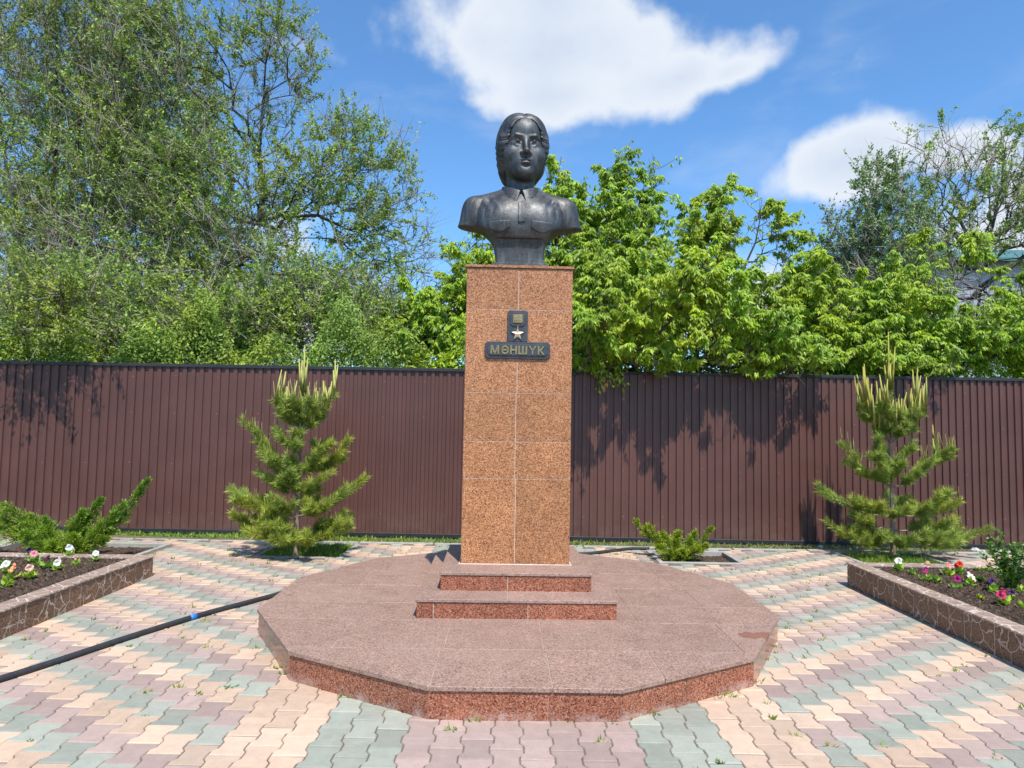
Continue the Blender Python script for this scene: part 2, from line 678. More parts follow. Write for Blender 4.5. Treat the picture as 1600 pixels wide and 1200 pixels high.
def soil_mat():
    g = NT('garden_soil', 0.95, spec=0.2)
    n = g.noise(38, 6, 0.7)
    c = g.ramp(n, [(0.3, (.05, .032, .022)), (0.5, (.125, .083, .058)), (0.68, (.25, .175, .125))])
    cl = g.voronoi(34, out='Distance')
    c = g.bright(c, g.rng(cl, 0.05, 0.6, 1.35, 0.7))
    g.set(Base_Color=c)
    g.bump(g.math('SUBTRACT', g.noise(60, 6, 0.7), cl), 1.0, 0.03)
    return g.m


M['soil'] = soil_mat()


def ground_mat():
    g = NT('bare_earth_with_grass', 0.95, spec=0.2)
    n = g.noise(1.7, 7, 0.7)
    c = g.ramp(n, [(0.3, (.10, .075, .05)), (0.5, (.15, .12, .075)), (0.65, (.085, .12, .04))])
    c = g.bright(c, g.rng(g.noise(40, 4), .3, .7, .75, 1.25))
    g.set(Base_Color=c)
    g.bump(g.noise(30, 5), 0.6, 0.03)
    return g.m


M['ground'] = ground_mat()
M['hose'] = plain('black_rubber', (.03, .03, .033), 0.55, var=0.25, scale=25, bump=0.2)
M['blue'] = plain('blue_tape', (.02, .19, .62), 0.45)
M['elm_leaf'] = leafmat('elm_leaf', (.12, .215, .03), (.34, .47, .08), trans=0.25)
M['elm_leaf_grey'] = leafmat('grey_green_leaf', (.10, .19, .06), (.26, .38, .13), trans=0.2)
M['maple_leaf'] = leafmat('box_elder_leaf', (.135, .255, .013), (.39, .54, .027), rough=0.45, trans=0.28)
M['bark'] = plain('grey_bark', (.095, .075, .058), 0.95, var=0.35, scale=12, bump=0.7, bscale=40)
M['twig'] = plain('pale_grey_twigs', (.36, .305, .245), 0.9, var=0.3, scale=3)
M['dark_bark'] = plain('dark_bark', (.045, .036, .03), 0.95, var=0.35, scale=12, bump=0.7, bscale=40)
M['needle'] = leafmat('pine_needle', (.13, .215, .032), (.40, .48, .085), rough=0.5, trans=0.18, scale=6)
M['candle'] = leafmat('pine_candle', (.28, .30, .06), (.48, .47, .14), rough=0.6, trans=0.15, scale=6)
M['pine_bark'] = plain('pine_bark', (.30, .22, .15), 0.95, var=0.3, scale=30)
M['juniper'] = leafmat('juniper_green', (.07, .17, .014), (.29, .44, .045), rough=0.55, trans=0.2, scale=5)
M['juniper_gold'] = leafmat('juniper_gold', (.10, .20, .012), (.48, .52, .04), rough=0.55, trans=0.25, scale=5)
M['grass'] = leafmat('grass_blade', (.09, .19, .025), (.28, .40, .06), rough=0.55, trans=0.25, scale=3)
M['dry_grass'] = leafmat('dry_grass_blade', (.20, .18, .08), (.38, .33, .17), rough=0.7, trans=0.25, scale=3)
M['petunia_leaf'] = leafmat('petunia_leaf', (.11, .24, .03), (.38, .54, .07), rough=0.5, trans=0.3, scale=10)
M['rose_leaf'] = leafmat('shrub_leaf', (.045, .12, .03), (.17, .30, .06), rough=0.42, trans=0.3, scale=8)


def petal(name, c1, c2):
    g = leafmat(name, c1, c2, rough=0.6, trans=0.3, scale=30)
    return g


M['petal_white'] = petal('white_petal', (.78, .80, .80), (.88, .88, .86))
M['petal_pink'] = petal('pink_petal', (.72, .13, .20), (.80, .30, .36))
M['petal_pale'] = petal('pale_pink_petal', (.72, .42, .50), (.80, .58, .62))
M['petal_red'] = petal('red_petal', (.58, .025, .02), (.66, .07, .05))
M['petal_magenta'] = petal('magenta_petal', (.36, .012, .14), (.48, .03, .21))
M['petal_violet'] = petal('violet_petal', (.045, .012, .11), (.075, .03, .16))
M['petal_maroon'] = petal('maroon_petal', (.06, .006, .025), (.10, .012, .04))
M['petal_salmon'] = petal('salmon_petal', (.72, .34, .25), (.80, .46, .36))
M['petal_yellow'] = petal('yellow_leaf', (.45, .42, .03), (.55, .52, .06))
M['wall_panel'] = plain('pale_cladding', (.36, .38, .42), 0.5, var=0.08, scale=2)
M['roof_teal'] = plain('teal_roof', (.07, .18, .155), 0.45, var=0.15, scale=3)
M['stone'] = plain('pale_rubble', (.5, .48, .45), 0.9, var=0.25, scale=30, bump=0.5)

# ------------------------------------------------------------------ the ground
FENCE_Y0, FENCE_K = 9.55, 0.06      # the fence line: y = FENCE_Y0 + FENCE_K * x


def fence_y(x):
    return FENCE_Y0 + FENCE_K * x


def fence_base(x):
    return 0.0 - 0.0115 * x


def ground_z(x, y):
    drop = np.clip((y - 8.95) / 0.1, 0, 1)
    return -0.055 + drop * (-0.0115 * np.clip(x, -9, 9) + 0.028)


gx = np.concatenate([[-900, -300, -100, -40, -20], np.arange(-14, 14.01, 0.7), [20, 40, 100, 300, 900]])
gy = np.concatenate([[-900, -200, -50, -10, 0, 4, 8, 8.9], np.arange(9.05, 13, 0.25), [15, 20, 30, 60, 150, 400, 1500]])
GX, GY = np.meshgrid(gx, gy, indexing='ij')
GZ = ground_z(GX, GY)
GV = np.stack([GX, GY, GZ], axis=-1).reshape(-1, 3)
ni, nj = len(gx), len(gy)
ii, jj = np.meshgrid(np.arange(ni - 1), np.arange(nj - 1), indexing='ij')
GF = np.stack([ii * nj + jj, (ii + 1) * nj + jj, (ii + 1) * nj + jj + 1, ii * nj + jj + 1], axis=-1).reshape(-1, 4)
tag(part('ground', GV, GF, M['ground']), kind='structure')

CX, CY, PR = 0.08, 5.70, 2.05            # the twelve-sided platform
PLX0, PRX0 = -3.64, 3.53                 # planter faces towards the path
PLY1, PRY1 = 6.92, 7.05                  # planter back faces
KERB_Y = 9.0
PITS = {'grass_pit': (-3.03, -1.97, 7.98, 8.93), 'middle_pit': (1.79, 2.83, 8.04, 8.84), 'right_pit': (4.28, 5.40, 8.02, 8.95), 'left_pit': (-6.3, -4.35, 7.75, 8.72)}

# paving: bedding sheet with the tree pits left open
PVX = (-9.0, 9.0)
PVY = (0.6, KERB_Y)
xs = sorted({PVX[0], PVX[1]} | {v for p in PITS.values() for v in p[:2]})
ys = sorted({PVY[0], PVY[1]} | {v for p in PITS.values() for v in p[2:]})
V, F = [], []
for a, b in zip(xs[:-1], xs[1:]):
    for c, d in zip(ys[:-1], ys[1:]):
        mx, my = (a + b) / 2, (c + d) / 2
        if any(p[0] < mx < p[1] and p[2] < my < p[3] for p in PITS.values()):
            continue
        k = len(V)
        V += [(a, c, -0.005), (b, c, -0.005), (b, d, -0.005), (a, d, -0.005)]
        F.append((k, k + 1, k + 2, k + 3))
pavement = tag(part('pavement', V, F, M['sand']), 'block paving in peach, mauve and grey green laid in chevrons', kind='structure')

CW, CL = 0.15, 0.20


def paver_vf():
    h = 0.0025
    w, n, L2 = 0.085 - h, 0.065 - h, CL / 2 - h
    right = [(w, -L2), (w, -.064), (n, -.036), (n, .036), (w, .064), (w, L2)]
    out = right + [(-x, -y) for x, y in right]
    V, F = [], []
    k = len(out)
    for z, d in ((-0.03, 0.0), (-0.005, 0.0), (0.0, 0.0045)):
        for x, y in out:
            V.append((x - math.copysign(d, x), y - math.copysign(d, y) * (1 if abs(y) > .08 else 0), z))
    for r in range(2):
        for i in range(k):
            j = (i + 1) % k
            F.append((r * k + i, r * k + j, (r + 1) * k + j, (r + 1) * k + i))
    o = 2 * k
    # top face in three convex-ish strips
    F += [(o + 0, o + 1, o + 10, o + 11), (o + 1, o + 2, o + 9, o + 10), (o + 2, o + 3, o + 8, o + 9), (o + 3, o + 4, o + 7, o + 8), (o + 4, o + 5, o + 6, o + 7)]
    return np.array(V), F


PV, PF = paver_vf()


def paver_colour(c, y):
    a = c if c >= 0 else -c - 1           # columns from the centre line outwards
    if a < 4: return 'mauve'
    if a < 7: return 'green'
    if a < 10: return 'peach'
    k = round((y - 4.0 - 0.1 * (a - 10) - (0.1 if c < 0 else 0.0)) / CL)
    return ('green', 'mauve', 'peach')[k % 3]


def inside_platform(x, y, grow=0.0):
    return all(math.cos(math.radians(30 * k)) * (x - CX) + math.sin(math.radians(30 * k)) * (y - CY) < PR * math.cos(math.radians(15)) + grow for k in range(12))


def paving_free(x, y):
    if inside_platform(x, y, -0.16): return False
    if x < PLX0 - 0.1 and y < PLY1 - 0.12: return False
    if x > PRX0 + 0.1 and y < PRY1 - 0.12: return False
    for p in PITS.values():
        if p[0] - 0.02 < x < p[1] + 0.02 and p[2] - 0.04 < y < p[3] + 0.04: return False
    return True


def project(p):
    q = np.array(p) - [0, 0, CAM_H]
    d = q @ FW
    return 800 + FPX * (q @ RT) / d, 600 - FPX * (q @ UP) / d, d


cells = []
rp = random.Random(3)
for c in range(-60, 60):
    x = CX + (c + 0.5) * CW
    if not PVX[0] < x < PVX[1]: continue
    y = 4.0 + 0.1 * (c % 2) - 0.2 * 16
    while y < PVY[1] - 0.09:
        if y > PVY[0] + 0.1 and paving_free(x, y):
            cells.append((x, y, paver_colour(c, y)))
        y += CL
ranked = []
for i, (x, y, col) in enumerate(cells):
    px, py, d = project((x, y, 0)) if y > 0.5 else (0, 9999, 1)
    vis = -20 < px < 1620 and py < 1215 and not inside_platform(x, y, -0.02)
    if vis and (x < PLX0 + 0.05 or x > PRX0 - 0.05) and y < 7: vis = False
    ranked.append((0 if vis else 1, d, i))
ranked.sort()
own = {i for _, _, i in ranked[:298]}
pm = {(c, k): mesh_np('paver', PV, PF, M[c], tone=k / 5.0) for c in ('peach', 'mauve', 'green') for k in range(6)}
rest = {'peach': [], 'mauve': [], 'green': []}
for i, (x, y, col) in enumerate(cells):
    z = rp.uniform(-0.0022, 0.0022)
    tilt = (rp.gauss(0, 0.006), rp.gauss(0, 0.006), rp.gauss(0, 0.006))
    if i in own:
        link('paver', pm[col, rp.randrange(6)], pavement, (x, y, z), tilt)
    else:
        rest[col].append((x, y, z, *tilt, rp.random()))
rv, rf, rm, rt, off = [], [], [], [], 0
quads = np.array(PF)
for mi, col in enumerate(('peach', 'mauve', 'green')):
    for x, y, z, tx, ty, tz, t in rest[col]:
        Q = PV.copy()
        Q[:, 2] += Q[:, 1] * tx - Q[:, 0] * ty
        Q[:, :2] += np.stack([-Q[:, 1] * tz, Q[:, 0] * tz], axis=1)
        rv.append(Q + [x, y, z])
        rf.append(quads + off)
        off += len(PV)
        rm += [mi] * len(quads)
        rt += [t] * len(quads)
me = mesh_np('farther_paving', np.concatenate(rv), np.concatenate(rf), M['peach'], tone=rt)
me.materials.append(M['mauve']); me.materials.append(M['green'])
me.polygons.foreach_set('material_index', np.array(rm, np.int32))
tag(link('farther_paving', me, pavement), kind='stuff')

# kerbs: along the grass strip and round each pit
kerb = tag(bpy.data.objects.new('kerb', None), kind='structure')
COL.objects.link(kerb)
x = -9.0
while x < 9.0:
    w = 0.98
    V, F = box_vf(x, x + w, KERB_Y, KERB_Y + 0.075, -0.12, 0.010 + rp.uniform(-.004, .004), 0.006)
    part('kerb_stone', V, F, M['kerb'], kerb, tone=rp.random())
    x += 1.0
for nm, (x0, x1, y0, y1) in PITS.items():
    t, z = 0.06, 0.008
    for bx in ((x0, x1, y0, y0 + t), (x0, x1, y1 - t, y1), (x0, x0 + t, y0 + t + .003, y1 - t - .003), (x1 - t, x1, y0 + t + .003, y1 - t - .003)):
        V, F = box_vf(*bx, -0.12, z, 0.005)
        part('pit_kerb_stone', V, F, M['kerb'], kerb)


def soil_patch(name, x0, x1, y0, y1, z, amp, step=0.04, parent=None, seed=0):
    nx, ny = int((x1 - x0) / step) + 2, int((y1 - y0) / step) + 2
    X, Y = np.meshgrid(np.linspace(x0, x1, nx), np.linspace(y0, y1, ny), indexing='ij')
    r = np.random.default_rng(seed)
    Z = np.zeros_like(X)
    for k in range(14):
        fx, fy, ph = r.normal(0, 18), r.normal(0, 18), r.uniform(0, 6.28)
        Z += np.sin(X * fx + Y * fy + ph) / 14 * 2
    Z += r.normal(0, 0.8, Z.shape)
    Vv = np.stack([X, Y, z + amp * Z], axis=-1).reshape(-1, 3)
    a, b = np.meshgrid(np.arange(nx - 1), np.arange(ny - 1), indexing='ij')
    Ff = np.stack([a * ny + b, (a + 1) * ny + b, (a + 1) * ny + b + 1, a * ny + b + 1], axis=-1).reshape(-1, 4)
    return part(name, Vv, Ff, M['soil'], parent, smooth=True)


for k, (nm, (x0, x1, y0, y1)) in enumerate(PITS.items()):
    tag(soil_patch('pit_soil', x0 + .03, x1 - .03, y0 + .03, y1 - .03, -0.045, 0.008, 0.04, None, 40 + k), kind='structure')


def grass_patch(name, pts, h, mat, seed, label, cat, lean=0.5, width=0.006):
    r = np.random.default_rng(seed)
    n = len(pts)
    D = unit(np.stack([r.normal(0, lean, n), r.normal(0, lean, n), np.ones(n)], axis=1))
    S = unit(np.cross(D, r.normal(0, 1, (n, 3))))
    Lg = h * r.uniform(0.4, 1.25, n)
    W = width * r.uniform(0.7, 1.6, n)
    V, F = kites(pts, D, S, Lg, W)
    o = part(name, V, F, mat, tone=np.repeat(r.random(n), 2))
    return tag(o, label, cat, kind='stuff')


r = np.random.default_rng(77)
n = 15000
X = r.uniform(-9, 9.5, n)
Y = KERB_Y + 0.07 + r.random(n) ** 1.3 * (fence_y(X) - KERB_Y - 0.03)
dens = 0.5 + 0.5 * np.sin(X * 2.1) * np.sin(X * 5.3 + 1) - 0.25 * (X > 1.0)
keep = r.random(n) < 0.45 + 0.5 * dens
P = np.stack([X, Y, ground_z(X, Y) - 0.01], axis=1)[keep]
grass_patch('grass', P, 0.068, M['grass'], 1, 'low green weeds and grass along the foot of the brown fence', 'grass', 0.75, 0.014)
n = 5000
X = r.uniform(0.6, 9.0, n)
Y = KERB_Y + 0.07 + r.random(n) * (fence_y(X) - KERB_Y - 0.1)
grass_patch('dry_grass', np.stack([X, Y, ground_z(X, Y)], axis=1), 0.06, M['dry_grass'], 2, 'dry straw coloured grass in the strip right of the pedestal', 'grass', 1.2, 0.007)
for nm, nn, sd, lab in (('grass_pit', 4200, 3, 'green grass filling the tree pit under the left pine'), ('right_pit', 4200, 4, 'green grass filling the tree pit under the right pine')):
    x0, x1, y0, y1 = PITS[nm]
    P = np.stack([r.uniform(x0 + .07, x1 - .07, nn), r.uniform(y0 + .07, y1 - .07, nn), np.full(nn, -.05)], axis=1)
    grass_patch('grass', P, 0.10, M['grass'], sd, lab, 'grass', 0.6, 0.009)

# weeds standing in the joints of the paving
pts = []
rw = np.random.default_rng(9)
for x, y, col in cells:
    if not (2.6 < y < 9): continue
    p = 0.13 if y < 6 else 0.16
    if x < -0.8 and y > 7.4: p = 0.3
    if rw.random() < p:
        k = rw.integers(3, 13)
        s = rw.uniform(0.006, 0.022)
        bx, by = x + rw.uniform(-.03, .03), y + CL / 2
        if not paving_free(bx, by): continue
        pts.append(np.stack([bx + rw.normal(0, s, k), by + rw.normal(0, s * .5, k), np.full(k, -.006)], axis=1))
for k in range(12):       # and along the foot of the platform
    for q in range(4):
        if rw.random() < 0.5: continue
        a0, a1 = math.radians(15 + 30 * k), math.radians(45 + 30 * k)
        t = rw.random()
        bx = CX + (PR + .012) * (math.cos(a0) * (1 - t) + math.cos(a1) * t)
        by = CY + (PR + .012) * (math.sin(a0) * (1 - t) + math.sin(a1) * t)
        kk = rw.integers(5, 16)
        pts.append(np.stack([bx + rw.normal(0, .015, kk), by + rw.normal(0, .012, kk), np.full(kk, -.006)], axis=1))
grass_patch('weeds', np.concatenate(pts), 0.040, M['grass'], 6, 'small green weeds sprouting from the paving joints', 'weeds', 0.9, 0.008)

# ------------------------------------------------------------------ platform, steps, pedestal
PT = 0.18


def dodeca(R):
    return [(R * math.cos(math.radians(15 + 30 * k)), R * math.sin(math.radians(15 + 30 * k))) for k in range(12)]


rs = random.Random(21)
platform = thing('platform', 'low twelve-sided red granite platform carrying the pedestal', 'platform', (CX, CY, 0), math.radians(0.6))
V, F = prism_vf(dodeca(PR - 0.009), -0.05, PT - 0.004)
part('core', V, F, M['grout_dull'], platform)
rows = [-2.2, -1.375, -0.76, -0.3, 0.27, 0.86, 1.45, 2.2]
offs = [(-.52, .15, .80), (-1.21, -.50, .14, .78, 1.42), (-1.36, -.74, .86, 1.46), (-1.33, -.70, .85, 1.47), (-1.40, -.72, .80, 1.40), (-1.25, -.6, .1, .75, 1.35), (-.9, -.2, .5, 1.1)]
apo = math.cos(math.radians(15))
for k in range(len(rows) - 1):
    cuts = [-2.2, *offs[k], 2.2]
    for a, b in zip(cuts[:-1], cuts[1:]):
        g = 0.0024
        q = [(a + g, rows[k] + g), (b - g, rows[k] + g), (b - g, rows[k + 1] - g), (a + g, rows[k + 1] - g)]
        for j in range(12):
            t = math.radians(30 * j)
            q = clip_poly(q, math.cos(t), math.sin(t), (PR + 0.008) * apo) if q else q
        if len(q) < 3: continue
        V, F = prism_vf(q, PT - 0.024, PT + rs.uniform(-.0008, .0008), 0.0025)
        part('top_slab', V, F, M['granite_top'], platform, tone=rs.random())


def facing(parent, p0, p1, z0, z1, mat, t=0.02, name='facing_slab', g=0.0024):
    """thin upright slab whose outer face runs from p0 to p1 (outside on the right hand)"""
    p0, p1 = np.array(p0), np.array(p1)
    d = (p1 - p0) / np.linalg.norm(p1 - p0)
    n = np.array([d[1], -d[0]])
    a, b = p0 + d * g, p1 - d * g
    V, F = [], []
    e = 0.0015
    for (u, w, y) in ((a, b, 0), ):
        ring = [(a - n * t, z0), (b - n * t, z0), (b - n * t, z1), (a - n * t, z1)]
        mid = [(a - n * e, z0), (b - n * e, z0), (b - n * e, z1), (a - n * e, z1)]
        out = [(a + d * e, z0 + e), (b - d * e, z0 + e), (b - d * e, z1 - e), (a + d * e, z1 - e)]
        for R_ in (ring, mid, out):
            V += [(q[0], q[1], z) for q, z in R_]
    for k in range(2):
        for i in range(4):
            j = (i + 1) % 4
            F.append((k * 4 + i, k * 4 + j, k * 4 + 4 + j, k * 4 + 4 + i))
    F.append((8, 9, 10, 11))
    F.append((3, 2, 1, 0))
    return part(name, V, F, mat, parent, tone=rs.random())


dv = dodeca(PR - 0.004)
for k in range(12):
    a, b = np.array(dv[k]), np.array(dv[(k + 1) % 12])
    t = 0.62 if k == 8 else 0.5 + rs.uniform(-.05, .05)
    m = a + (b - a) * t
    facing(platform, a, m, -0.03, PT - 0.027, M['granite_face'])
    facing(platform, m, b, -0.03, PT - 0.027, M['granite_face'])


def stepped(parent, x0, x1, y0, y1, z0, z1, splits, cap_splits, over=0.010):
    """a granite step: grout core, facing slabs on four sides and cap slabs that overhang a little"""
    V, F = box_vf(x0 + .004, x1 - .004, y0 + .004, y1 - .004, z0, z1 - .004)
    part('core', V, F, M['grout'], parent)
    cap = 0.022
    sx = [x0] + [x0 + (x1 - x0) * s for s in splits] + [x1]
    for a, b in zip(sx[:-1], sx[1:]):
        facing(parent, (a, y0), (b, y0), z0 - .003, z1 - cap - .003, M['granite_face'])
        facing(parent, (b, y1), (a, y1), z0 - .003, z1 - cap - .003, M['granite_face'])
    ym = (y0 + y1) / 2
    for a, b in ((y0 + .021, ym), (ym, y1 - .021)):
        facing(parent, (x1, a), (x1, b), z0 - .003, z1 - cap - .003, M['granite_face'])
        facing(parent, (x0, b), (x0, a), z0 - .003, z1 - cap - .003, M['granite_face'])
    cs = [x0 - over] + [x0 + (x1 - x0) * s for s in cap_splits] + [x1 + over]
    for a, b in zip(cs[:-1], cs[1:]):
        for c, d in ((y0 - over, ym), (ym, y1 + over)):
            V, F = box_vf(a + .0015, b - .0015, c + .0015, d - .0015, z1 - cap, z1 + rs.uniform(-.0007, .0007), 0.0025)
            part('cap_slab', V, F, M['granite_top'], parent, tone=rs.random())


YAW = math.radians(1.4)
S1, S2 = 0.318, 0.457
pedestal = thing('pedestal', 'tall tan granite pedestal on two red granite steps under the bronze bust', 'pedestal', (0.045, 5.84, PT), YAW)
o = PT
stepped(pedestal, -0.74, 0.74, -0.845, 0.845, 0.0, S1 - o, (0.085, 0.555), (0.455,))
stepped(pedestal, -0.588, 0.588, -0.585, 0.62, S1 - o, S2 - o, (0.445,), (0.42,))
PW, PD0, PD1 = 0.45, -0.275, 0.275
V, F = box_vf(-PW + .0025, PW - .0025, PD0 + .0025, PD1 - .0025, S2 - o, 2.925 - o)
part('core', V, F, M['grout'], pedestal)
lev = [S2, 1.159, 1.467, 1.874, 2.578, 2.93]
for a, b in zip(lev[:-1], lev[1:]):
    xm = -0.012 + rs.uniform(-.006, .006)
    za, zb = a - o + .0022, b - o - .0022
    facing(pedestal, (-PW, PD0), (xm, PD0), za, zb, M['granite_ped'])
    facing(pedestal, (xm, PD0), (PW, PD0), za, zb, M['granite_ped'])
    facing(pedestal, (PW, PD1), (xm, PD1), za, zb, M['granite_ped'])
    facing(pedestal, (xm, PD1), (-PW, PD1), za, zb, M['granite_ped'])
    facing(pedestal, (PW, PD0 + .021), (PW, PD1 - .021), za, zb, M['granite_ped'])
    facing(pedestal, (-PW, PD1 - .021), (-PW, PD0 + .021), za, zb, M['granite_ped'])
for a, b in ((-PW - .012, -.16), (-.16, PW + .012)):
    V, F = box_vf(a + .001, b - .001, PD0 - .012, PD1 + .012, 2.931 - o, 2.953 - o, 0.002)
    part('cap_slab', V, F, M['granite_ped'], pedestal, tone=rs.random())
# mortar squeezed out round the foot of the pedestal
for a, b, c, d in ((-PW - .016, PW + .016, PD0 - .016, PD0 - .001), (-PW - .016, -PW - .001, PD0, PD1), (PW + .001, PW + .016, PD0, PD1)):
    V, F = box_vf(a, b, c, d, S2 - o - .002, S2 - o + .007, 0.003)
    part('mortar_bead', V, F, M['grout'], pedestal)

# ------------------------------------------------------------------ plaque with medal and lettering
FACE_Y = 5.84 + PD0 * math.cos(YAW)
plaque = thing('name_plaque', 'dark bronze T-shaped plaque with gold star and raised letters on the pedestal front', 'plaque', (0.045 + 0.007, FACE_Y, 2.159), YAW)


def wall_prism(poly, y0, y1, b=0.0):
    """outline in x,z (counter-clockwise seen from the front) raised from y0 to the nearer y1"""
    n = len(poly)
    c = np.mean(poly, axis=0)
    V, F = [], []
    rings = [(1.0, y0), (1.0, y1 + b), (None, y1)] if b > 0 else [(1.0, y0), (1.0, y1)]
    for s, y in rings:
        for p in poly:
            if s is None:
                d = np.array(p) - c
                q = np.array(p) - b * np.sign(d) * np.minimum(1, np.abs(d) / (b + 1e-6))
            else:
                q = p
            V.append((q[0], y, q[1]))
    for k in range(len(rings) - 1):
        for i in range(n):
            j = (i + 1) % n
            F.append((k * n + i, k * n + j, k * n + n + j, k * n + n + i))
    F.append(tuple(range((len(rings) - 1) * n, len(rings) * n)))
    F.append(tuple(range(n - 1, -1, -1)))
    return V, F


def chamfer(x0, x1, z0, z1, c):
    return [(x0 + c, z0), (x1 - c, z0), (x1, z0 + c), (x1, z1 - c), (x1 - c, z1), (x0 + c, z1), (x0, z1 - c), (x0, z0 + c)]


PX0, PX1 = -0.284, 0.263
V, F = wall_prism(chamfer(PX0, PX1, 0.0, 0.143, 0.022), -0.001, -0.018, 0.004)
part('name_plate', V, F, M['plaque'], plaque)
V, F = wall_prism(chamfer(PX0 + .024, PX1 - .024, 0.024, 0.121, 0.016), -0.018, -0.027, 0.003)
part('raised_panel', V, F, M['plaque'], plaque)
V, F = wall_prism([(-.098, .1425), (.072, .1425), (.072, .395), (.057, .408), (-.083, .408), (-.098, .395)], -0.001, -0.017, 0.004)
part('medal_plate', V, F, M['plaque'], plaque)
V, F = wall_prism(chamfer(-.080, .054, .275, .392, .022), -0.017, -0.027, 0.003)
part('raised_panel', V, F, M['plaque'], plaque)
V, F = wall_prism(chamfer(-.055, .030, .300, .372, .004), -0.027, -0.036, 0.004)
bar = part('medal_bar', V, F, M['gold'], plaque)
V, F = wall_prism(chamfer(-.046, .021, .318, .358, .002), -0.036, -0.0385, 0.001)
part('ribbon_panel', V, F, M['gold'], bar)
V, F = wall_prism(chamfer(-.0165, -.0085, .255, .298, .001), -0.017, -0.027)
part('medal_link', V, F, M['gold'], plaque)


def star_vf(cx, cz, R, r, y0, y1, rim=0.004):
    V, F = [], []
    pts = []
    for k in range(10):
        a = math.pi / 2 + k * math.pi / 5
        rr = R if k % 2 == 0 else r
        pts.append((cx + rr * math.cos(a), cz + rr * math.sin(a)))
    for y in (y0, y0 - rim):
        V += [(p[0], y, p[1]) for p in pts]
    V.append((cx, y1, cz))
    for i in range(10):
        j = (i + 1) % 10
        F.append((i, j, 10 + j, 10 + i))
        F.append((10 + i, 10 + j, 20))
    return V, F


V, F = star_vf(-.013, .205, .068, .034, -0.017, -0.021, 0.006)
part('star_backing', V, F, M['plaque'], plaque)
V, F = star_vf(-.013, .207, .052, .0215, -0.024, -0.041, 0.006)
part('star', V, F, M['star'], plaque)


def letter_mesh(ch, size, depth):
    cu = bpy.data.curves.new('letter', 'FONT')
    cu.body = ch
    cu.size = size
    cu.extrude = depth
    cu.offset = 0.0022
    cu.bevel_depth = 0.0008
    ob = bpy.data.objects.new('letter_src', cu)
    COL.objects.link(ob)
    dg = bpy.context.evaluated_depsgraph_get()
    me = bpy.data.meshes.new_from_object(ob.evaluated_get(dg))
    bpy.data.objects.remove(ob)
    me.materials.clear()
    me.materials.append(M['gold'])
    return me


word = 'МӘНШҮК'
meshes = [letter_mesh(c, 0.099, 0.007) for c in word]
bounds = []
for me_ in meshes:
    co = np.array([v.co for v in me_.vertices])
    bounds.append((co[:, 0].min(), co[:, 0].max(), co[:, 1].min(), co[:, 1].max()))
gap = 0.0115
tot = sum(b[1] - b[0] for b in bounds) + gap * (len(word) - 1)
scale = 0.452 / tot
cur = (PX0 + PX1) / 2 - 0.226
for me_, b in zip(meshes, bounds):
    o_ = link('letter', me_, plaque, (cur - b[0] * scale, -0.027, 0.0385), (math.pi / 2, 0, 0), (scale, scale, 1))
    cur += (b[1] - b[0] + gap) * scale

# ------------------------------------------------------------------ the bronze bust (sculpted as distance fields)


class Grid:
    def __init__(self, lo, hi, h):
        self.lo, self.h = np.array(lo, np.float32), h
        n = [int(math.ceil((b - a) / h)) + 1 for a, b in zip(lo, hi)]
        self.x, self.y, self.z = np.meshgrid(*[np.arange(k, dtype=np.float32) * h + a for k, a in zip(n, lo)], indexing='ij', sparse=True)
        self.n = n


def surface_nets(D, lo, h):
    """polygonise the zero level of the grid D"""
    nx, ny, nz = D.shape
    s = D < 0
    acc = np.zeros((nx - 1, ny - 1, nz - 1, 3), np.float32)
    cnt = np.zeros((nx - 1, ny - 1, nz - 1), np.float32)
    cr = {}
    for ax in range(3):
        a = [slice(None)] * 3; b = [slice(None)] * 3
        a[ax], b[ax] = slice(0, -1), slice(1, None)
        d0, d1 = D[tuple(a)], D[tuple(b)]
        c = s[tuple(a)] != s[tuple(b)]
        cr[ax] = (c, s[tuple(a)])
        idx = np.argwhere(c)
        t = d0[c] / (d0[c] - d1[c])
        p = idx.astype(np.float32)
        p[:, ax] += t
        o1, o2 = [k for k in range(3) if k != ax]
        for e1 in (0, 1):
            for e2 in (0, 1):
                q = idx.copy()
                q[:, o1] -= e1; q[:, o2] -= e2
                ok = (q >= 0).all(1) & (q[:, 0] < nx - 1) & (q[:, 1] < ny - 1) & (q[:, 2] < nz - 1)
                qq = q[ok]
                np.add.at(acc, (qq[:, 0], qq[:, 1], qq[:, 2]), p[ok])
                np.add.at(cnt, (qq[:, 0], qq[:, 1], qq[:, 2]), 1)
    act = cnt > 0
    vid = np.full(cnt.shape, -1, np.int64)
    vid[act] = np.arange(act.sum())
    V = acc[act] / cnt[act][:, None] * h + lo
    faces = []
    for ax in range(3):
        c, inside = cr[ax]
        o1, o2 = [(1, 2), (2, 0), (0, 1)][ax]
        idx = np.argwhere(c)
        ok = (idx[:, o1] > 0) & (idx[:, o2] > 0) & (idx[:, o1] < D.shape[o1] - 1) & (idx[:, o2] < D.shape[o2] - 1)
        idx = idx[ok]
        fl = inside[c][ok]
        vs = []
        for e1, e2 in ((1, 1), (0, 1), (0, 0), (1, 0)):
            q = idx.copy()
            q[:, o1] -= e1; q[:, o2] -= e2
            vs.append(vid[q[:, 0], q[:, 1], q[:, 2]])
        f = np.stack(vs, axis=1)
        f[~fl] = f[~fl][:, ::-1]
        faces.append(f)
    return V, np.concatenate(faces)


def smin(a, b, k):
    h = np.clip(0.5 + 0.5 * (b - a) / k, 0, 1)
    return b + (a - b) * h - k * h * (1 - h)


def smax(a, b, k):
    return -smin(-a, -b, k)


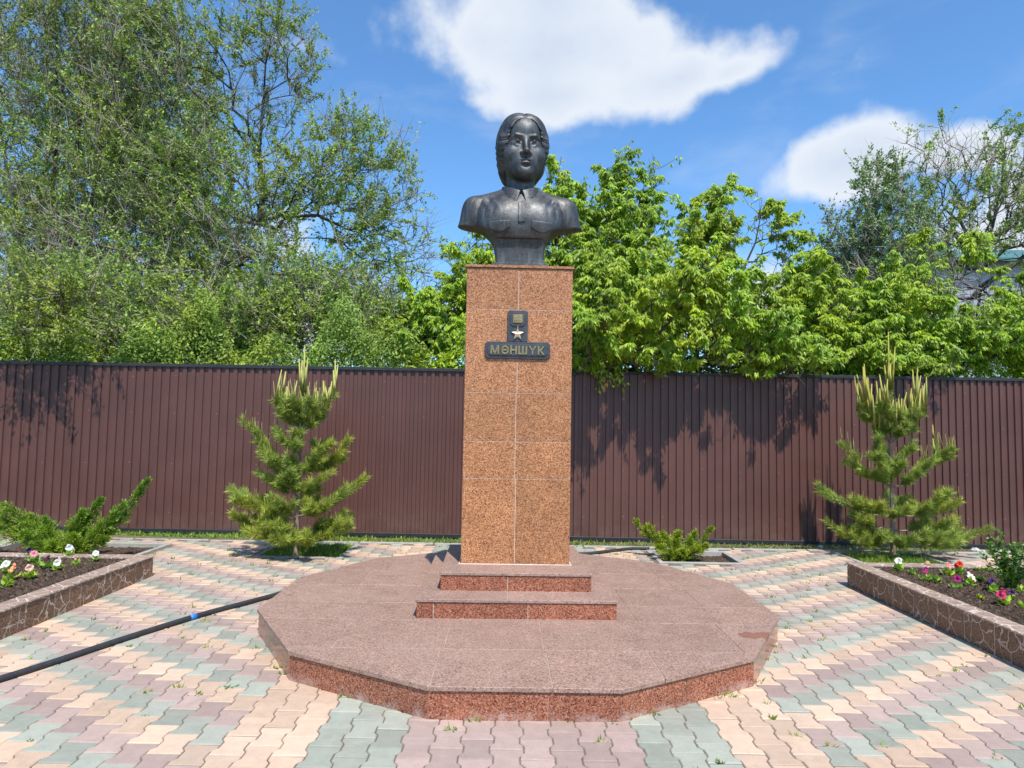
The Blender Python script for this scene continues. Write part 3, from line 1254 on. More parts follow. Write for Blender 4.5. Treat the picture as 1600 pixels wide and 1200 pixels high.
def ell(X, Y, Z, c, r):
    qx, qy, qz = (X - c[0]) / r[0], (Y - c[1]) / r[1], (Z - c[2]) / r[2]
    k0 = np.sqrt(qx * qx + qy * qy + qz * qz)
    k1 = np.sqrt((qx / r[0]) ** 2 + (qy / r[1]) ** 2 + (qz / r[2]) ** 2) + 1e-6
    return k0 * (k0 - 1) / k1


def cap(X, Y, Z, a, b, ra, rb=None):
    rb = ra if rb is None else rb
    a, b = np.array(a, np.float32), np.array(b, np.float32)
    d = b - a
    t = np.clip(((X - a[0]) * d[0] + (Y - a[1]) * d[1] + (Z - a[2]) * d[2]) / float(d @ d), 0, 1)
    return np.sqrt((X - a[0] - t * d[0]) ** 2 + (Y - a[1] - t * d[1]) ** 2 + (Z - a[2] - t * d[2]) ** 2) - (ra + (rb - ra) * t)


def rbox(X, Y, Z, c, hx, hy, hz, r):
    qx, qy, qz = np.abs(X - c[0]) - hx + r, np.abs(Y - c[1]) - hy + r, np.abs(Z - c[2]) - hz + r
    return np.sqrt(np.maximum(qx, 0) ** 2 + np.maximum(qy, 0) ** 2 + np.maximum(qz, 0) ** 2) + np.minimum(np.maximum(qx, np.maximum(qy, qz)), 0) - r


BUST_Z = 2.953
bust = thing('portrait_bust', 'dark bronze bust of a woman in a buttoned tunic on the granite pedestal', 'statue', (0.045, 5.86, BUST_Z), YAW)
TURN = math.radians(6.0)


def head_coords(g):
    """coordinates that turn with the head"""
    c, s = math.cos(TURN), math.sin(TURN)
    X = g.x * c + g.y * s - 0.012
    Y = -g.x * s + g.y * c
    return X, Y, g.z + 0 * X


def make_head():
    g = Grid((-.25, -.36, .55), (.25, .28, 1.46), 0.0055)
    X, Y, Z = head_coords(g)
    A = np.abs(X)
    d = ell(X, Y, Z, (0, .03, 1.19), (.185, .235, .225))
    d = smin(d, ell(A, Y, Z, (0.0, -.085, 1.230), (.168, .158, .150)), .05)          # forehead
    d = smin(d, ell(A, Y, Z, (0.0, -.070, 1.045), (.180, .152, .20)), .06)            # face mass
    d = smin(d, ell(A, Y, Z, (.105, -.140, 1.025), (.072, .066, .066)), .06)         # cheekbones
    d = smin(d, ell(A, Y, Z, (.076, -.065, .935), (.070, .105, .085)), .06)          # jaw angles
    d = smin(d, ell(A, Y, Z, (0, -.135, .880), (.092, .092, .078)), .06)             # jaw
    d = smin(d, ell(A, Y, Z, (0, -.196, .848), (.052, .040, .036)), .05)             # chin
    d = smin(d, ell(A, Y, Z, (0, -.180, .945), (.082, .056, .062)), .05)             # muzzle
    # eye sockets, brows
    d = smax(d, -ell(A, Y, Z, (.084, -.246, 1.114), (.064, .046, .040)), .012)
    d = smin(d, cap(A, Y, Z, (.030, -.228, 1.160), (.088, -.220, 1.172), .006, .008), .016)
    d = smin(d, cap(A, Y, Z, (.088, -.220, 1.172), (.148, -.160, 1.142), .008, .005), .016)
    # eyeballs and lids
    eye = ell(A, Y, Z, (.080, -.180, 1.100), (.050, .040, .034))
    d = smin(d, eye, .006)
    d = smin(d, cap(A, Y, Z, (.032, -.202, 1.092), (.074, -.222, 1.119), .007, .010), .010)
    d = smin(d, cap(A, Y, Z, (.074, -.222, 1.119), (.132, -.176, 1.106), .010, .007), .010)
    d = smin(d, cap(A, Y, Z, (.036, -.204, 1.090), (.078, -.213, 1.076), .004, .006), .010)
    d = smin(d, cap(A, Y, Z, (.078, -.213, 1.076), (.124, -.182, 1.094), .006, .004), .010)
    d = smax(d, -ell(A, Y, Z, (.078, -.228, 1.099), (.011, .012, .011)), .006)
    # nose
    d = smin(d, cap(A, Y, Z, (0, -.215, 1.135), (0, -.258, 1.025), .015, .020), .035)
    d = smin(d, ell(A, Y, Z, (0, -.264, 1.014), (.026, .030, .025)), .02)
    d = smin(d, ell(A, Y, Z, (.029, -.236, 1.005), (.020, .026, .017)), .016)
    d = smax(d, -ell(A, Y, Z, (.014, -.258, .988), (.010, .014, .008)), .008)
    # mouth
    d = smin(d, cap(A, Y, Z, (.012, -.240, .950), (.050, -.219, .938), .013, .005), .014)
    d = smin(d, ell(A, Y, Z, (0, -.234, .920), (.042, .021, .016)), .012)
    d = smax(d, -cap(A, Y, Z, (0, -.256, .936), (.056, -.222, .935), .0042, .003), .006)
    d = smax(d, -ell(A, Y, Z, (0, -.244, .893), (.036, .016, .012)), .016)
    d = smax(d, -cap(A, Y, Z, (0, -.246, .976), (0, -.250, .960), .005, .005), .012)
    # ears under the hair
    d = smin(d, ell(A, Y, Z, (.172, -.005, 1.06), (.022, .045, .062)), .02)
    # neck, straight on the body
    n = cap(g.x, g.y, g.z, (0.0, .045, .98), (0.0, .035, .60), .122, .136)
    d = smin(d, n, .045)
    for sx in (-1, 1):       # cords of the neck
        d = smin(d, cap(g.x, g.y, g.z, (sx * .105, .01, .90), (sx * .03, -.10, .64), .02, .02), .03)
    V, F = surface_nets(d.astype(np.float32), g.lo, g.h)
    return part('head', V, F, M['bronze'], bust, smooth=True)


def make_hair():
    g = Grid((-.31, -.30, .76), (.31, .40, 1.50), 0.006)
    X, Y, Z = head_coords(g)
    A = np.abs(X)
    d = ell(A, Y, Z, (.042, .035, 1.220), (.184, .275, .230))
    d = smin(d, ell(A, Y, Z, (.176, -.005, 1.13), (.060, .150, .125)), .05)
    d = smin(d, ell(A, Y, Z, (.150, .070, 1.02), (.066, .125, .115)), .05)
    d = smin(d, ell(A, Y, Z, (.070, .150, .935), (.100, .110, .090)), .06)
    d = smin(d, ell(A, Y, Z, (0, .225, 1.0), (.165, .125, .17)), .06)
    # the face is left free, an oval that runs up to the parting
    face = ell(A, Y, Z, (0, -.31, 1.065), (.182, .272, .285))
    d = smax(d, -face, .012)
    d = smax(d, -cap(A, Y, Z, (.05, -.30, .90), (.09, .0, .80), .15, .11), .03)
    # parting
    d = smax(d, -cap(A, Y, Z, (0, -.205, 1.375), (0, .06, 1.452), .010, .008), .022)
    # waved strands combed back from the parting
    ph = 80 * (Z * 0.55 - 0.8 * Y) + 5 * np.sin(16 * Z + 6 * A) + 26 * A
    d = d - 0.0032 * np.sin(ph) - 0.0028 * np.sin(2.3 * ph + 12 * Z)
    V, F = surface_nets(d.astype(np.float32), g.lo, g.h)
    return part('hair', V, F, M['bronze'], bust, smooth=True)


def torso_field(g, wrinkle=True):
    X, Y, Z = g.x, g.y, g.z + 0 * g.x
    A = np.abs(X) + 0 * Y
    d = ell(A, Y, Z, (0, .00, .40), (.37, .215, .36))
    d = smin(d, ell(A, Y, Z, (.355, .03, .52), (.155, .125, .145)), .09)             # shoulders
    d = smin(d, cap(A, Y, Z, (0, .05, .70), (.405, .04, .600), .115, .090), .07)      # slope from the neck
    d = smin(d, ell(A, Y, Z, (.14, -.110, .42), (.19, .125, .17)), .10)              # breast
    d = smin(d, cap(A, Y, Z, (.415, .03, .60), (.500, .03, .28), .075, .10), .06)    # upper arms
    if wrinkle:
        f = np.exp(-((A - .34) / .10) ** 2 - ((Z - .52) / .11) ** 2) * (Y < .05)
        d = d - 0.010 * f * np.abs(np.sin(44 * A + 8 * Z + 2 * np.sin(9 * Z))) ** .6 + .006 * f
        f2 = np.exp(-((A - .26) / .08) ** 2 - ((Z - .60) / .06) ** 2) * (Y < .05)
        d = d - 0.006 * f2 * np.sin(70 * A - 34 * Z)
    return d


def torso_cut(g):
    """the concave underside of the truncated bust"""
    A = np.abs(g.x)
    zl = np.interp(A, [0, .225, .245, .27, .31, .36, .42, .47, .53, .60], [.262, .262, .285, .318, .350, .374, .392, .402, .410, .415]).astype(np.float32)
    return (zl - g.z) * 0.75


def make_tunic():
    g = Grid((-.63, -.34, .20), (.63, .32, .86), 0.0075)
    d = torso_field(g)
    d = smax(d, torso_cut(g) + 0 * g.y, .012)
    V, F = surface_nets(d.astype(np.float32), g.lo, g.h)
    tunic = part('tunic', V, F, M['bronze'], bust, smooth=True)
    g = Grid((-.34, -.34, .24), (.34, -.02, .64), 0.006)
    t = torso_field(g, True)

    def raised(name, mask, h):
        d = smax(t - h, mask + 0 * t, .004)
        d = np.maximum(d, -(t + 0.02))
        V, F = surface_nets(d.astype(np.float32), g.lo, g.h)
        return part(name, V, F, M['bronze'], tunic, smooth=True)
    raised('placket', np.maximum(np.abs(g.x - .006) - .029, np.abs(g.z - .488) - .098), .011)
    for s in (-1, 1):
        xx = g.x * s
        top = g.z - (.405 - .04 * (xx - .10))
        bot = (.335 - .03 * np.cos((xx - .185) * 20)) - g.z
        raised('pocket_flap', np.maximum(np.maximum(np.abs(xx - .185) - .095, top), bot), .012)
    # turned-down collar
    g = Grid((-.26, -.28, .48), (.26, .26, .86), 0.005)
    r = np.sqrt(g.x ** 2 + ((g.y - .035) * 0.96) ** 2) + 0 * g.z
    ang = np.abs(np.arctan2(g.x + 0 * g.y, -(g.y - .035) + 0 * g.x))      # 0 at the front
    zmin = np.interp(ang, [0, .22, .34, .9, 1.6, 3.15], [.54, .535, .56, .655, .685, .69])
    zmax = np.interp(ang, [0, .5, 1.3, 3.15], [.700, .735, .785, .80])
    R_ = .148 + np.clip(.80 - g.z, 0, 1) * .30
    sh = np.abs(r - R_) - .013
    d = smax(sh, np.maximum(zmin - g.z, g.z - zmax) * .8, .006)
    gap = (.006 + np.clip(.705 - g.z, 0, .3) * .30) - np.abs(g.x - .004)
    d = smax(d, gap + 0 * d, .005)
    V, F = surface_nets(d.astype(np.float32), g.lo, g.h)
    collar = part('collar', V, F, M['bronze'], tunic, smooth=True)
    for s in (-1, 1):       # small bars of rank on the collar points
        for k in range(3):
            a = .50 + .20 * k
            zc = .637 + .018 * k
            rr = .148 + (.80 - zc) * .30 + .013
            V, F = box_vf(-.013, .013, -.006, .006, -.007, .007, .003)
            part('rank_bar', V, F, M['bronze'], collar, loc=(s * rr * math.sin(a), .035 - rr * math.cos(a) / .96, zc), rot=(0.28, 0, s * a))
    return tunic


def make_base():
    g = Grid((-.30, -.24, .03), (.30, .24, .40), 0.0075)
    X, Y, Z = g.x, g.y, g.z + 0 * g.x
    t = np.clip((g.z - .05) / .25, 0, 1)
    hx = .210 + .03 * t ** 2.2
    hy = .150 + .045 * t ** 2.2
    qx, qy = np.abs(X) - hx + .02, np.abs(Y) - hy + .02
    d = np.sqrt(np.maximum(qx, 0) ** 2 + np.maximum(qy, 0) ** 2) + np.minimum(np.maximum(qx, qy), 0) - .02
    d = smax(d + 0 * Z, np.abs(Z - .20) - .155, .004)
    V, F = surface_nets(d.astype(np.float32), g.lo, g.h)
    base = part('bust_socle', V, F, M['bronze'], bust, smooth=True)
    for z0, z1, w, dp in ((0.0, .022, .265, .205), (.0215, .040, .248, .19), (.0395, .056, .232, .176)):
        V, F = box_vf(-w, w, -dp, dp, z0, z1, .004)
        part('socle_step', V, F, M['bronze'], bust)


make_head()
make_hair()
make_tunic()
make_base()

# ------------------------------------------------------------------ the sheet metal fence
fence = thing('sheet_metal_fence', 'long brown corrugated metal fence with black top cap and bottom rail', 'fence', (0, 0, 0))
FH_T = lambda x: 2.385 + 0.0052 * x      # height of the top cap along the fence
ang_f = math.atan(FENCE_K)
PITCHF, PER = 1.15, 0.115


def sheet_mesh(zb, zt):
    """one profiled sheet, ten ribs; x along the fence, y towards the back"""
    prof = []
    for k in range(10):
        x = k * PER
        prof += [(x, 0.0), (x + .050, 0.0), (x + .057, .021), (x + .107, .021)]
    prof.append((1.15, 0.0)); prof.append((1.158, 0.0))
    V = [(x, y, zb) for x, y in prof] + [(x, y, zt) for x, y in prof]
    n = len(prof)
    F = [(i, i + 1, n + i + 1, n + i) for i in range(n - 1)]
    return V, F


screw_me = mesh_np('screw', *box_vf(-.0038, .0038, -.005, 0, -.0038, .0038), M['screw'])
ca, sa = math.cos(ang_f), math.sin(ang_f)
rfz = random.Random(4)
for k in range(-11, 12):
    s = k * PITCHF - 0.35
    x = s * ca
    y = fence_y(0) + s * sa
    zb, zt = fence_base(x + .55 * ca) + 0.045, FH_T(x + .55) - 0.012
    V, F = sheet_mesh(zb, zt)
    sh = part('profiled_sheet', V, F, M['sheet'], fence, tone=rfz.random(), loc=(x, y, 0), rot=(0, 0, ang_f + rfz.uniform(-.002, .002)))
    for zz in (.32, 1.0, 1.7, 2.2):
        for q in ((2, 7) if abs(k) < 7 else ()):
            link('screw', screw_me, sh, (q * PER + .023 + rfz.uniform(-.006, .006), 0, zz + rfz.uniform(-.02, .02)))
for k in range(-5, 5):
    s0, s1 = k * 2.95, (k + 1) * 2.95 - 0.004
    for nm, zf, h0, h1, d0, d1 in (('top_cap', FH_T, -0.022, 0.020, -0.022, 0.040), ('bottom_rail', fence_base, 0.0, 0.048, -0.004, 0.045)):
        V = []
        for s in (s0, s1):
            x, y = s * ca, fence_y(0) + s * sa
            for d, h in ((d0, h0), (d0, h1 - .004), (d0 + .004, h1), (d1 - .004, h1), (d1, h1 - .004), (d1, h0)):
                V.append((x - d * sa, y + d * ca, zf(x) + h))
        F = [(i, (i + 1) % 6, 6 + (i + 1) % 6, 6 + i) for i in range(6)] + [(5, 4, 3, 2, 1, 0), (6, 7, 8, 9, 10, 11)]
        part(nm, V, F, M['rail'], fence)
    x, y = s0 * ca, fence_y(0) + s0 * sa
    V, F = box_vf(x - .03, x + .03, y + .055, y + .115, -0.4, FH_T(x) - .03)
    part('fence_post', V, F, M['rail'], fence)

# ------------------------------------------------------------------ raised flower beds
rb_ = random.Random(8)


def planter(name, label, x_face, sgn, y1, h, soil_z):
    """bed whose tiled face looks at the path at x_face; sgn is the outward side (+1 right, -1 left)"""
    bed = thing(name, label, 'planter', (0, 0, 0))
    xo = x_face + sgn * 5.0
    y0 = 1.6
    lo, hi = min(x_face, xo), max(x_face, xo)
    wl = 0.15
    # concrete cores of the two walls in view and the two behind the camera's edge
    cores = [(x_face + sgn * .003, x_face + sgn * (wl - .01), y0, y1 - .003), (x_face + sgn * (wl - .008), xo, y1 - wl + .01, y1 - .012), (xo - sgn * .14, xo, y0, y1 - wl), (x_face + sgn * wl, xo - sgn * .15, y0, y0 + .14)]
    for a, b, c, d in cores:
        V, F = box_vf(min(a, b), max(a, b), c, d, -0.05, h - .012)
        part('wall_core', V, F, M['grout'], bed)
    # face tiles towards the path
    y = y1
    first = True
    while y > y0 + .05:
        w = .17 if first else .325
        first = False
        a, b = max(y0, y - w), y
        p, q = ((x_face, a), (x_face, b)) if sgn < 0 else ((x_face, b), (x_face, a))
        facing(bed, p, q, -0.02, h - .017, M['tile'], t=.011, name='face_tile', g=.0042)
        y -= w
    x = x_face + sgn * .012
    while abs(x - x_face) < 4.9:     # back wall, outer side
        w = .325 * sgn
        a, b = (x, x + w) if sgn > 0 else (x + w, x)
        facing(bed, (b, y1), (a, y1), -0.02, h - .017, M['tile'], t=.011, name='face_tile', g=.0042)
        x += w
    # coping
    y = y1 + .006
    while y > y0 + .05:
        a = max(y0, y - .33)
        xa, xb = x_face - sgn * .008, x_face + sgn * (wl + .004)
        V, F = box_vf(min(xa, xb), max(xa, xb), a + .0015, y - .0015, h - .015, h + rb_.uniform(-.0008, .0008), .002)
        part('coping_tile', V, F, M['cope'], bed, tone=rb_.random())
        y -= .33
    x = x_face + sgn * (wl + .007)
    while abs(x - x_face) < 4.9:
        a, b = x, x + sgn * .327
        V, F = box_vf(min(a, b), max(a, b), y1 - wl, y1 + .006, h - .015, h + rb_.uniform(-.0008, .0008), .002)
        part('coping_tile', V, F, M['cope'], bed, tone=rb_.random())
        x += sgn * .33
    xs0, xs1 = x_face + sgn * (wl - .02), xo - sgn * .1
    soil_patch('soil', min(xs0, xs1), max(xs0, xs1), 3.2, y1 - wl + .01, soil_z, 0.017, 0.022, bed, 60 + sgn)
    return bed


planter('raised_flower_bed', 'raised bed of crazed brown tiles left of the platform by the hose', PLX0, -1, PLY1, 0.212, 0.178)
planter('raised_flower_bed', 'raised bed of crazed brown tiles right of the platform with the leafy shrub', PRX0, 1, PRY1, 0.238, 0.205)


# ------------------------------------------------------------------ petunias
def petunia_flower(seed, R=0.030):
    r = np.random.default_rng(seed)
    V, F = [(0, 0, -R * .9)], []
    n = 25
    rings = ((.16, -.45), (.42, -.08), (.8, .16), (1.0, .06))
    for q, (rr, zz) in enumerate(rings):
        for k in range(n):
            a = 2 * math.pi * k / n
            lobe = 1 - (0.16 if q == 3 else 0.05 if q == 2 else 0) * abs(math.cos(2.5 * a)) ** 6
            ruff = (0.17 * math.sin(5 * a + 1.3) + 0.08 * math.sin(9 * a)) * (q / 3) + r.normal(0, .06) * (q / 3)
            V.append((R * rr * lobe * math.cos(a), R * rr * lobe * math.sin(a), R * (zz + ruff)))
    for k in range(n):
        F.append((0, 1 + (k + 1) % n, 1 + k))
    for q in range(3):
        for k in range(n):
            j = (k + 1) % n
            F.append((1 + q * n + k, 1 + q * n + j, 1 + (q + 1) * n + j, 1 + (q + 1) * n + k))
    return V, F


def petunia_leaves(seed, n=16, R=0.062):
    r = np.random.default_rng(seed)
    parts_ = []
    tone = []
    for k in range(n):
        a = r.uniform(0, 6.28)
        el = r.uniform(.1, 1.0)
        L = R * r.uniform(.7, 1.3)
        d = np.array([math.cos(a) * math.cos(el), math.sin(a) * math.cos(el), math.sin(el)])
        s = np.array([-math.sin(a), math.cos(a), 0])
        nn = np.cross(d, s)
        b = np.array([r.normal(0, .008), r.normal(0, .008), r.uniform(0, .03)])
        w = L * .34
        P = [b, b + d * L * .3 + s * w * .8 - nn * .004, b + d * L * .65 + s * w * .75 - nn * .002, b + d * L + nn * .01, b + d * L * .65 - s * w * .75 - nn * .002, b + d * L * .3 - s * w * .8 - nn * .004, b + d * L * .35, b + d * L * .68]
        parts_.append((P, [(0, 6, 1), (1, 6, 7, 2), (2, 7, 3), (3, 7, 4), (4, 7, 6, 5), (5, 6, 0)]))
        tone += [r.random()] * 6
    V, F = merge(parts_)
    return V, F, tone


leaf_meshes = []
for k in range(6):
    V, F, t = petunia_leaves(100 + k)
    leaf_meshes.append(mesh_np('foliage', V, F, M['petunia_leaf'], tone=t))
fl_mesh = {}


def petunia(px, py, z, col, label, size=1.0, flowers=1, leaf=True, h=0.088):
    p = on(px, py, z)
    o = thing('petunia', label, 'flower', (p[0], p[1], z - .004), rb_.uniform(0, 6.28), 'petunias planted in the raised beds')
    if leaf:
        link('foliage', leaf_meshes[rb_.randrange(6)], o, (0, 0, 0), (0, 0, rb_.uniform(0, 6)), (size, size, size))
    for f in range(flowers):
        if (col, f % 2) not in fl_mesh:
            V, F = petunia_flower(len(fl_mesh) + 7)
            fl_mesh[col, f % 2] = mesh_np('flower', V, F, M['petal_' + col], smooth=True, tone=rb_.random())
        ox, oy = (0, 0) if f == 0 else (rb_.uniform(-.045, .045), rb_.uniform(-.03, .03))
        hh = h * size * (1 - .2 * f)
        V, F = tube_path([(0, 0, 0), (ox * .4, oy * .4, hh * .5), (ox, oy, hh - .01)], .0028, 5)
        part('stem', V, F, M['petunia_leaf'], o, tone=.4)
        fo = link('flower', fl_mesh[col, f % 2], o, (ox, oy, hh), (0, 0, 0), (size, size, size))
        # the open side towards the sun and the path, whichever way the plant is turned
        wdir = Vector((rb_.uniform(-.9, .9), -0.75, rb_.uniform(.0, .8)))
        wdir.rotate(Matrix.Rotation(-o.rotation_euler.z, 4, 'Z'))
        fo.rotation_euler = wdir.to_track_quat('Z', 'Y').to_euler()
    return o


ZR, ZL = 0.205, 0.178
petunia(1404, 893, ZR, 'white', 'white petunia at the back corner of the right bed, below the right pine', 1.25)
petunia(1426, 898, ZR, 'white', 'flowerless green petunia between the white corner bloom and the magenta one', 1.0, 0)
petunia(1446, 909, ZR, 'magenta', 'large magenta petunia near the coping of the right bed, below the right pine', 1.2)
petunia(1462, 911, ZR, 'white', 'petunia with a small white bud just right of the large magenta bloom', 1.1, 0)
petunia(1483, 900, ZR, 'pink', 'bright pink petunia beside the red one in the right bed', 1.2)
petunia(1500, 896, ZR, 'red', 'bright red petunia, the only red one', 1.1, 2)
petunia(1496, 921, ZR, 'magenta', 'magenta petunia with pale rim in front of the pink and red ones', 1.1)
petunia(1515, 916, ZR, 'white', 'white petunia in the middle of the right bed', 1.15, 2)
petunia(1532, 908, ZR, 'white', 'low flowerless petunia right of the white bloom in the right bed', .9, 0)
petunia(1450, 888, ZR, 'salmon', 'faded salmon petunia by the back coping of the right bed', .7)
petunia(1530, 893, ZR, 'pale', 'pale pink petunia by the back coping of the right bed', .8)
petunia(1547, 893, ZR, 'pink', 'small pink petunia by the back coping near the leafy shrub', .8)
petunia(1562, 890, ZR, 'violet', 'dark violet petunia by the back coping beside the leafy shrub', 1.0, 1)
petunia(1551, 926, ZR, 'violet', 'deep violet petunia in the open soil in front of the leafy shrub', 1.15)
petunia(1562, 919, ZR, 'white', 'flowerless petunia tucked against the deep violet bloom', .9, 0)
petunia(1568, 946, ZR, 'magenta', 'magenta petunia with two blooms nearest to the photographer in the right bed', 1.25, 2)
petunia(1581, 938, ZR, 'violet', 'small blue violet petunia behind the double magenta one', .8)
petunia(1531, 936, ZR, 'yellow', 'wilted yellow petunia seedling alone in the soil', .6, 1, h=.05)
petunia(1598, 926, ZR, 'white', 'flowerless petunia at the right edge of the picture, beyond the magenta blooms', 1.1, 0)
petunia(1597, 950, ZR, 'white', 'low flowerless seedling at the right edge nearest the coping', .8, 0)
petunia(107, 872, ZL, 'white', 'white petunia with two blooms by the back coping of the left bed', 1.2, 2, h=.09)
petunia(52, 880, ZL, 'pink', 'pink petunia by the back coping of the left bed', 1.1)
petunia(45, 873, ZL, 'violet', 'dark violet petunia behind the pink one in the left bed', 1.0)
petunia(73, 889, ZL, 'maroon', 'maroon petunia in the middle of the left bed', 1.15, 1, h=.09)
petunia(91, 891, ZL, 'white', 'cream white petunia right of the maroon one in the left bed', 1.1, 2)
petunia(118, 884, ZL, 'salmon', 'salmon petunia leaning over near the coping of the left bed', .9)
petunia(149, 878, ZL, 'white', 'white petunia at the far corner of the left bed', 1.0)
petunia(45, 905, ZL, 'pale', 'pale pink petunia in the open soil of the left bed', 1.15)
petunia(20, 905, ZL, 'salmon', 'salmon pink petunia above a cluster of leaves near the left edge', 1.15, 2, h=.1)
petunia(9, 897, ZL, 'white', 'white petunia cut by the left edge of the picture', 1.1, 2)
petunia(10, 918, ZL, 'white', 'leafy flowerless petunia nearest to the photographer in the left bed', 1.3, 0)
petunia(60, 886, ZL, 'white', 'flowerless petunia left of the maroon bloom', .9, 0)
petunia(5, 884, ZL, 'white', 'flowerless petunia by the left edge near the back coping', .9, 0)


# ------------------------------------------------------------------ leafy shrub in the right bed
def leaf_shrub(name, label, base, h, rad, nst, nl, mat, seed, group=None):
    r = np.random.default_rng(seed)
    o = thing(name, label, 'shrub', base, 0, group)
    segs, LB, LD = [], [], []
    for k in range(nst):
        a, lean = r.uniform(0, 6.28), r.uniform(.1, .8)
        hh = h * r.uniform(.55, 1.0)
        top = np.array([math.cos(a) * rad * lean, math.sin(a) * rad * lean, hh])
        pts = [np.array([0, 0, 0]) + top * t + np.array([0, 0, -0.15 * hh * t * (1 - t)]) + r.normal(0, .008, 3) * t for t in np.linspace(0, 1, 6)]
        segs.append(tube_path(pts, np.linspace(.006, .002, 6), 5))
        for q in range(nl):
            t = r.uniform(.15, 1)
            i = min(4, int(t * 5))
            p = pts[i] + (pts[i + 1] - pts[i]) * (t * 5 - i)
            LB.append(p)
            d = r.normal(0, 1, 3); d[2] = abs(d[2]) * .4 + .15
            LD.append(d)
    V, F = merge(segs)
    part('stems', V, F, M['petunia_leaf'], o, tone=.2)
    LB, LD = np.array(LB), unit(np.array(LD))
    S = unit(np.cross(LD, r.normal(0, 1, LB.shape)))
    n = len(LB)
    V, F = kites(LB, LD, S, r.uniform(.03, .06, n), r.uniform(.018, .032, n))
    part('foliage', V, F, mat, o, tone=np.repeat(r.random(n) ** 1.3, 2))
    return o


sb = on(1592, 925, ZR)
leaf_shrub('leafy_shrub', 'bushy green shrub with light shoots at the right edge of the right bed', (sb[0] + .03, sb[1] + .12, ZR - .01), .50, .36, 26, 44, M['rose_leaf'], 5)


# ------------------------------------------------------------------ pines
def bottlebrush(P, n, r, L, lean, rng, spread=0.010):
    """n needles along the path P: bases, directions, sides"""
    t = rng.random(n)
    k = len(P) - 1
    i = np.minimum((t * k).astype(int), k - 1)
    f = (t * k - i)[:, None]
    B = P[i] * (1 - f) + P[i + 1] * f
    T, A, Bn = frames(P[i + 1] - P[i])
    a = rng.uniform(0, 6.28, n)[:, None]
    R_ = A * np.cos(a) + Bn * np.sin(a)
    D = unit(T * lean + R_ * rng.uniform(.5, 1.1, n)[:, None] + np.array([0, 0, .15]))
    S = unit(np.cross(D, rng.normal(0, 1, (n, 3))))
    return B, D, S, L * rng.uniform(.7, 1.2, n), np.full(n, r)


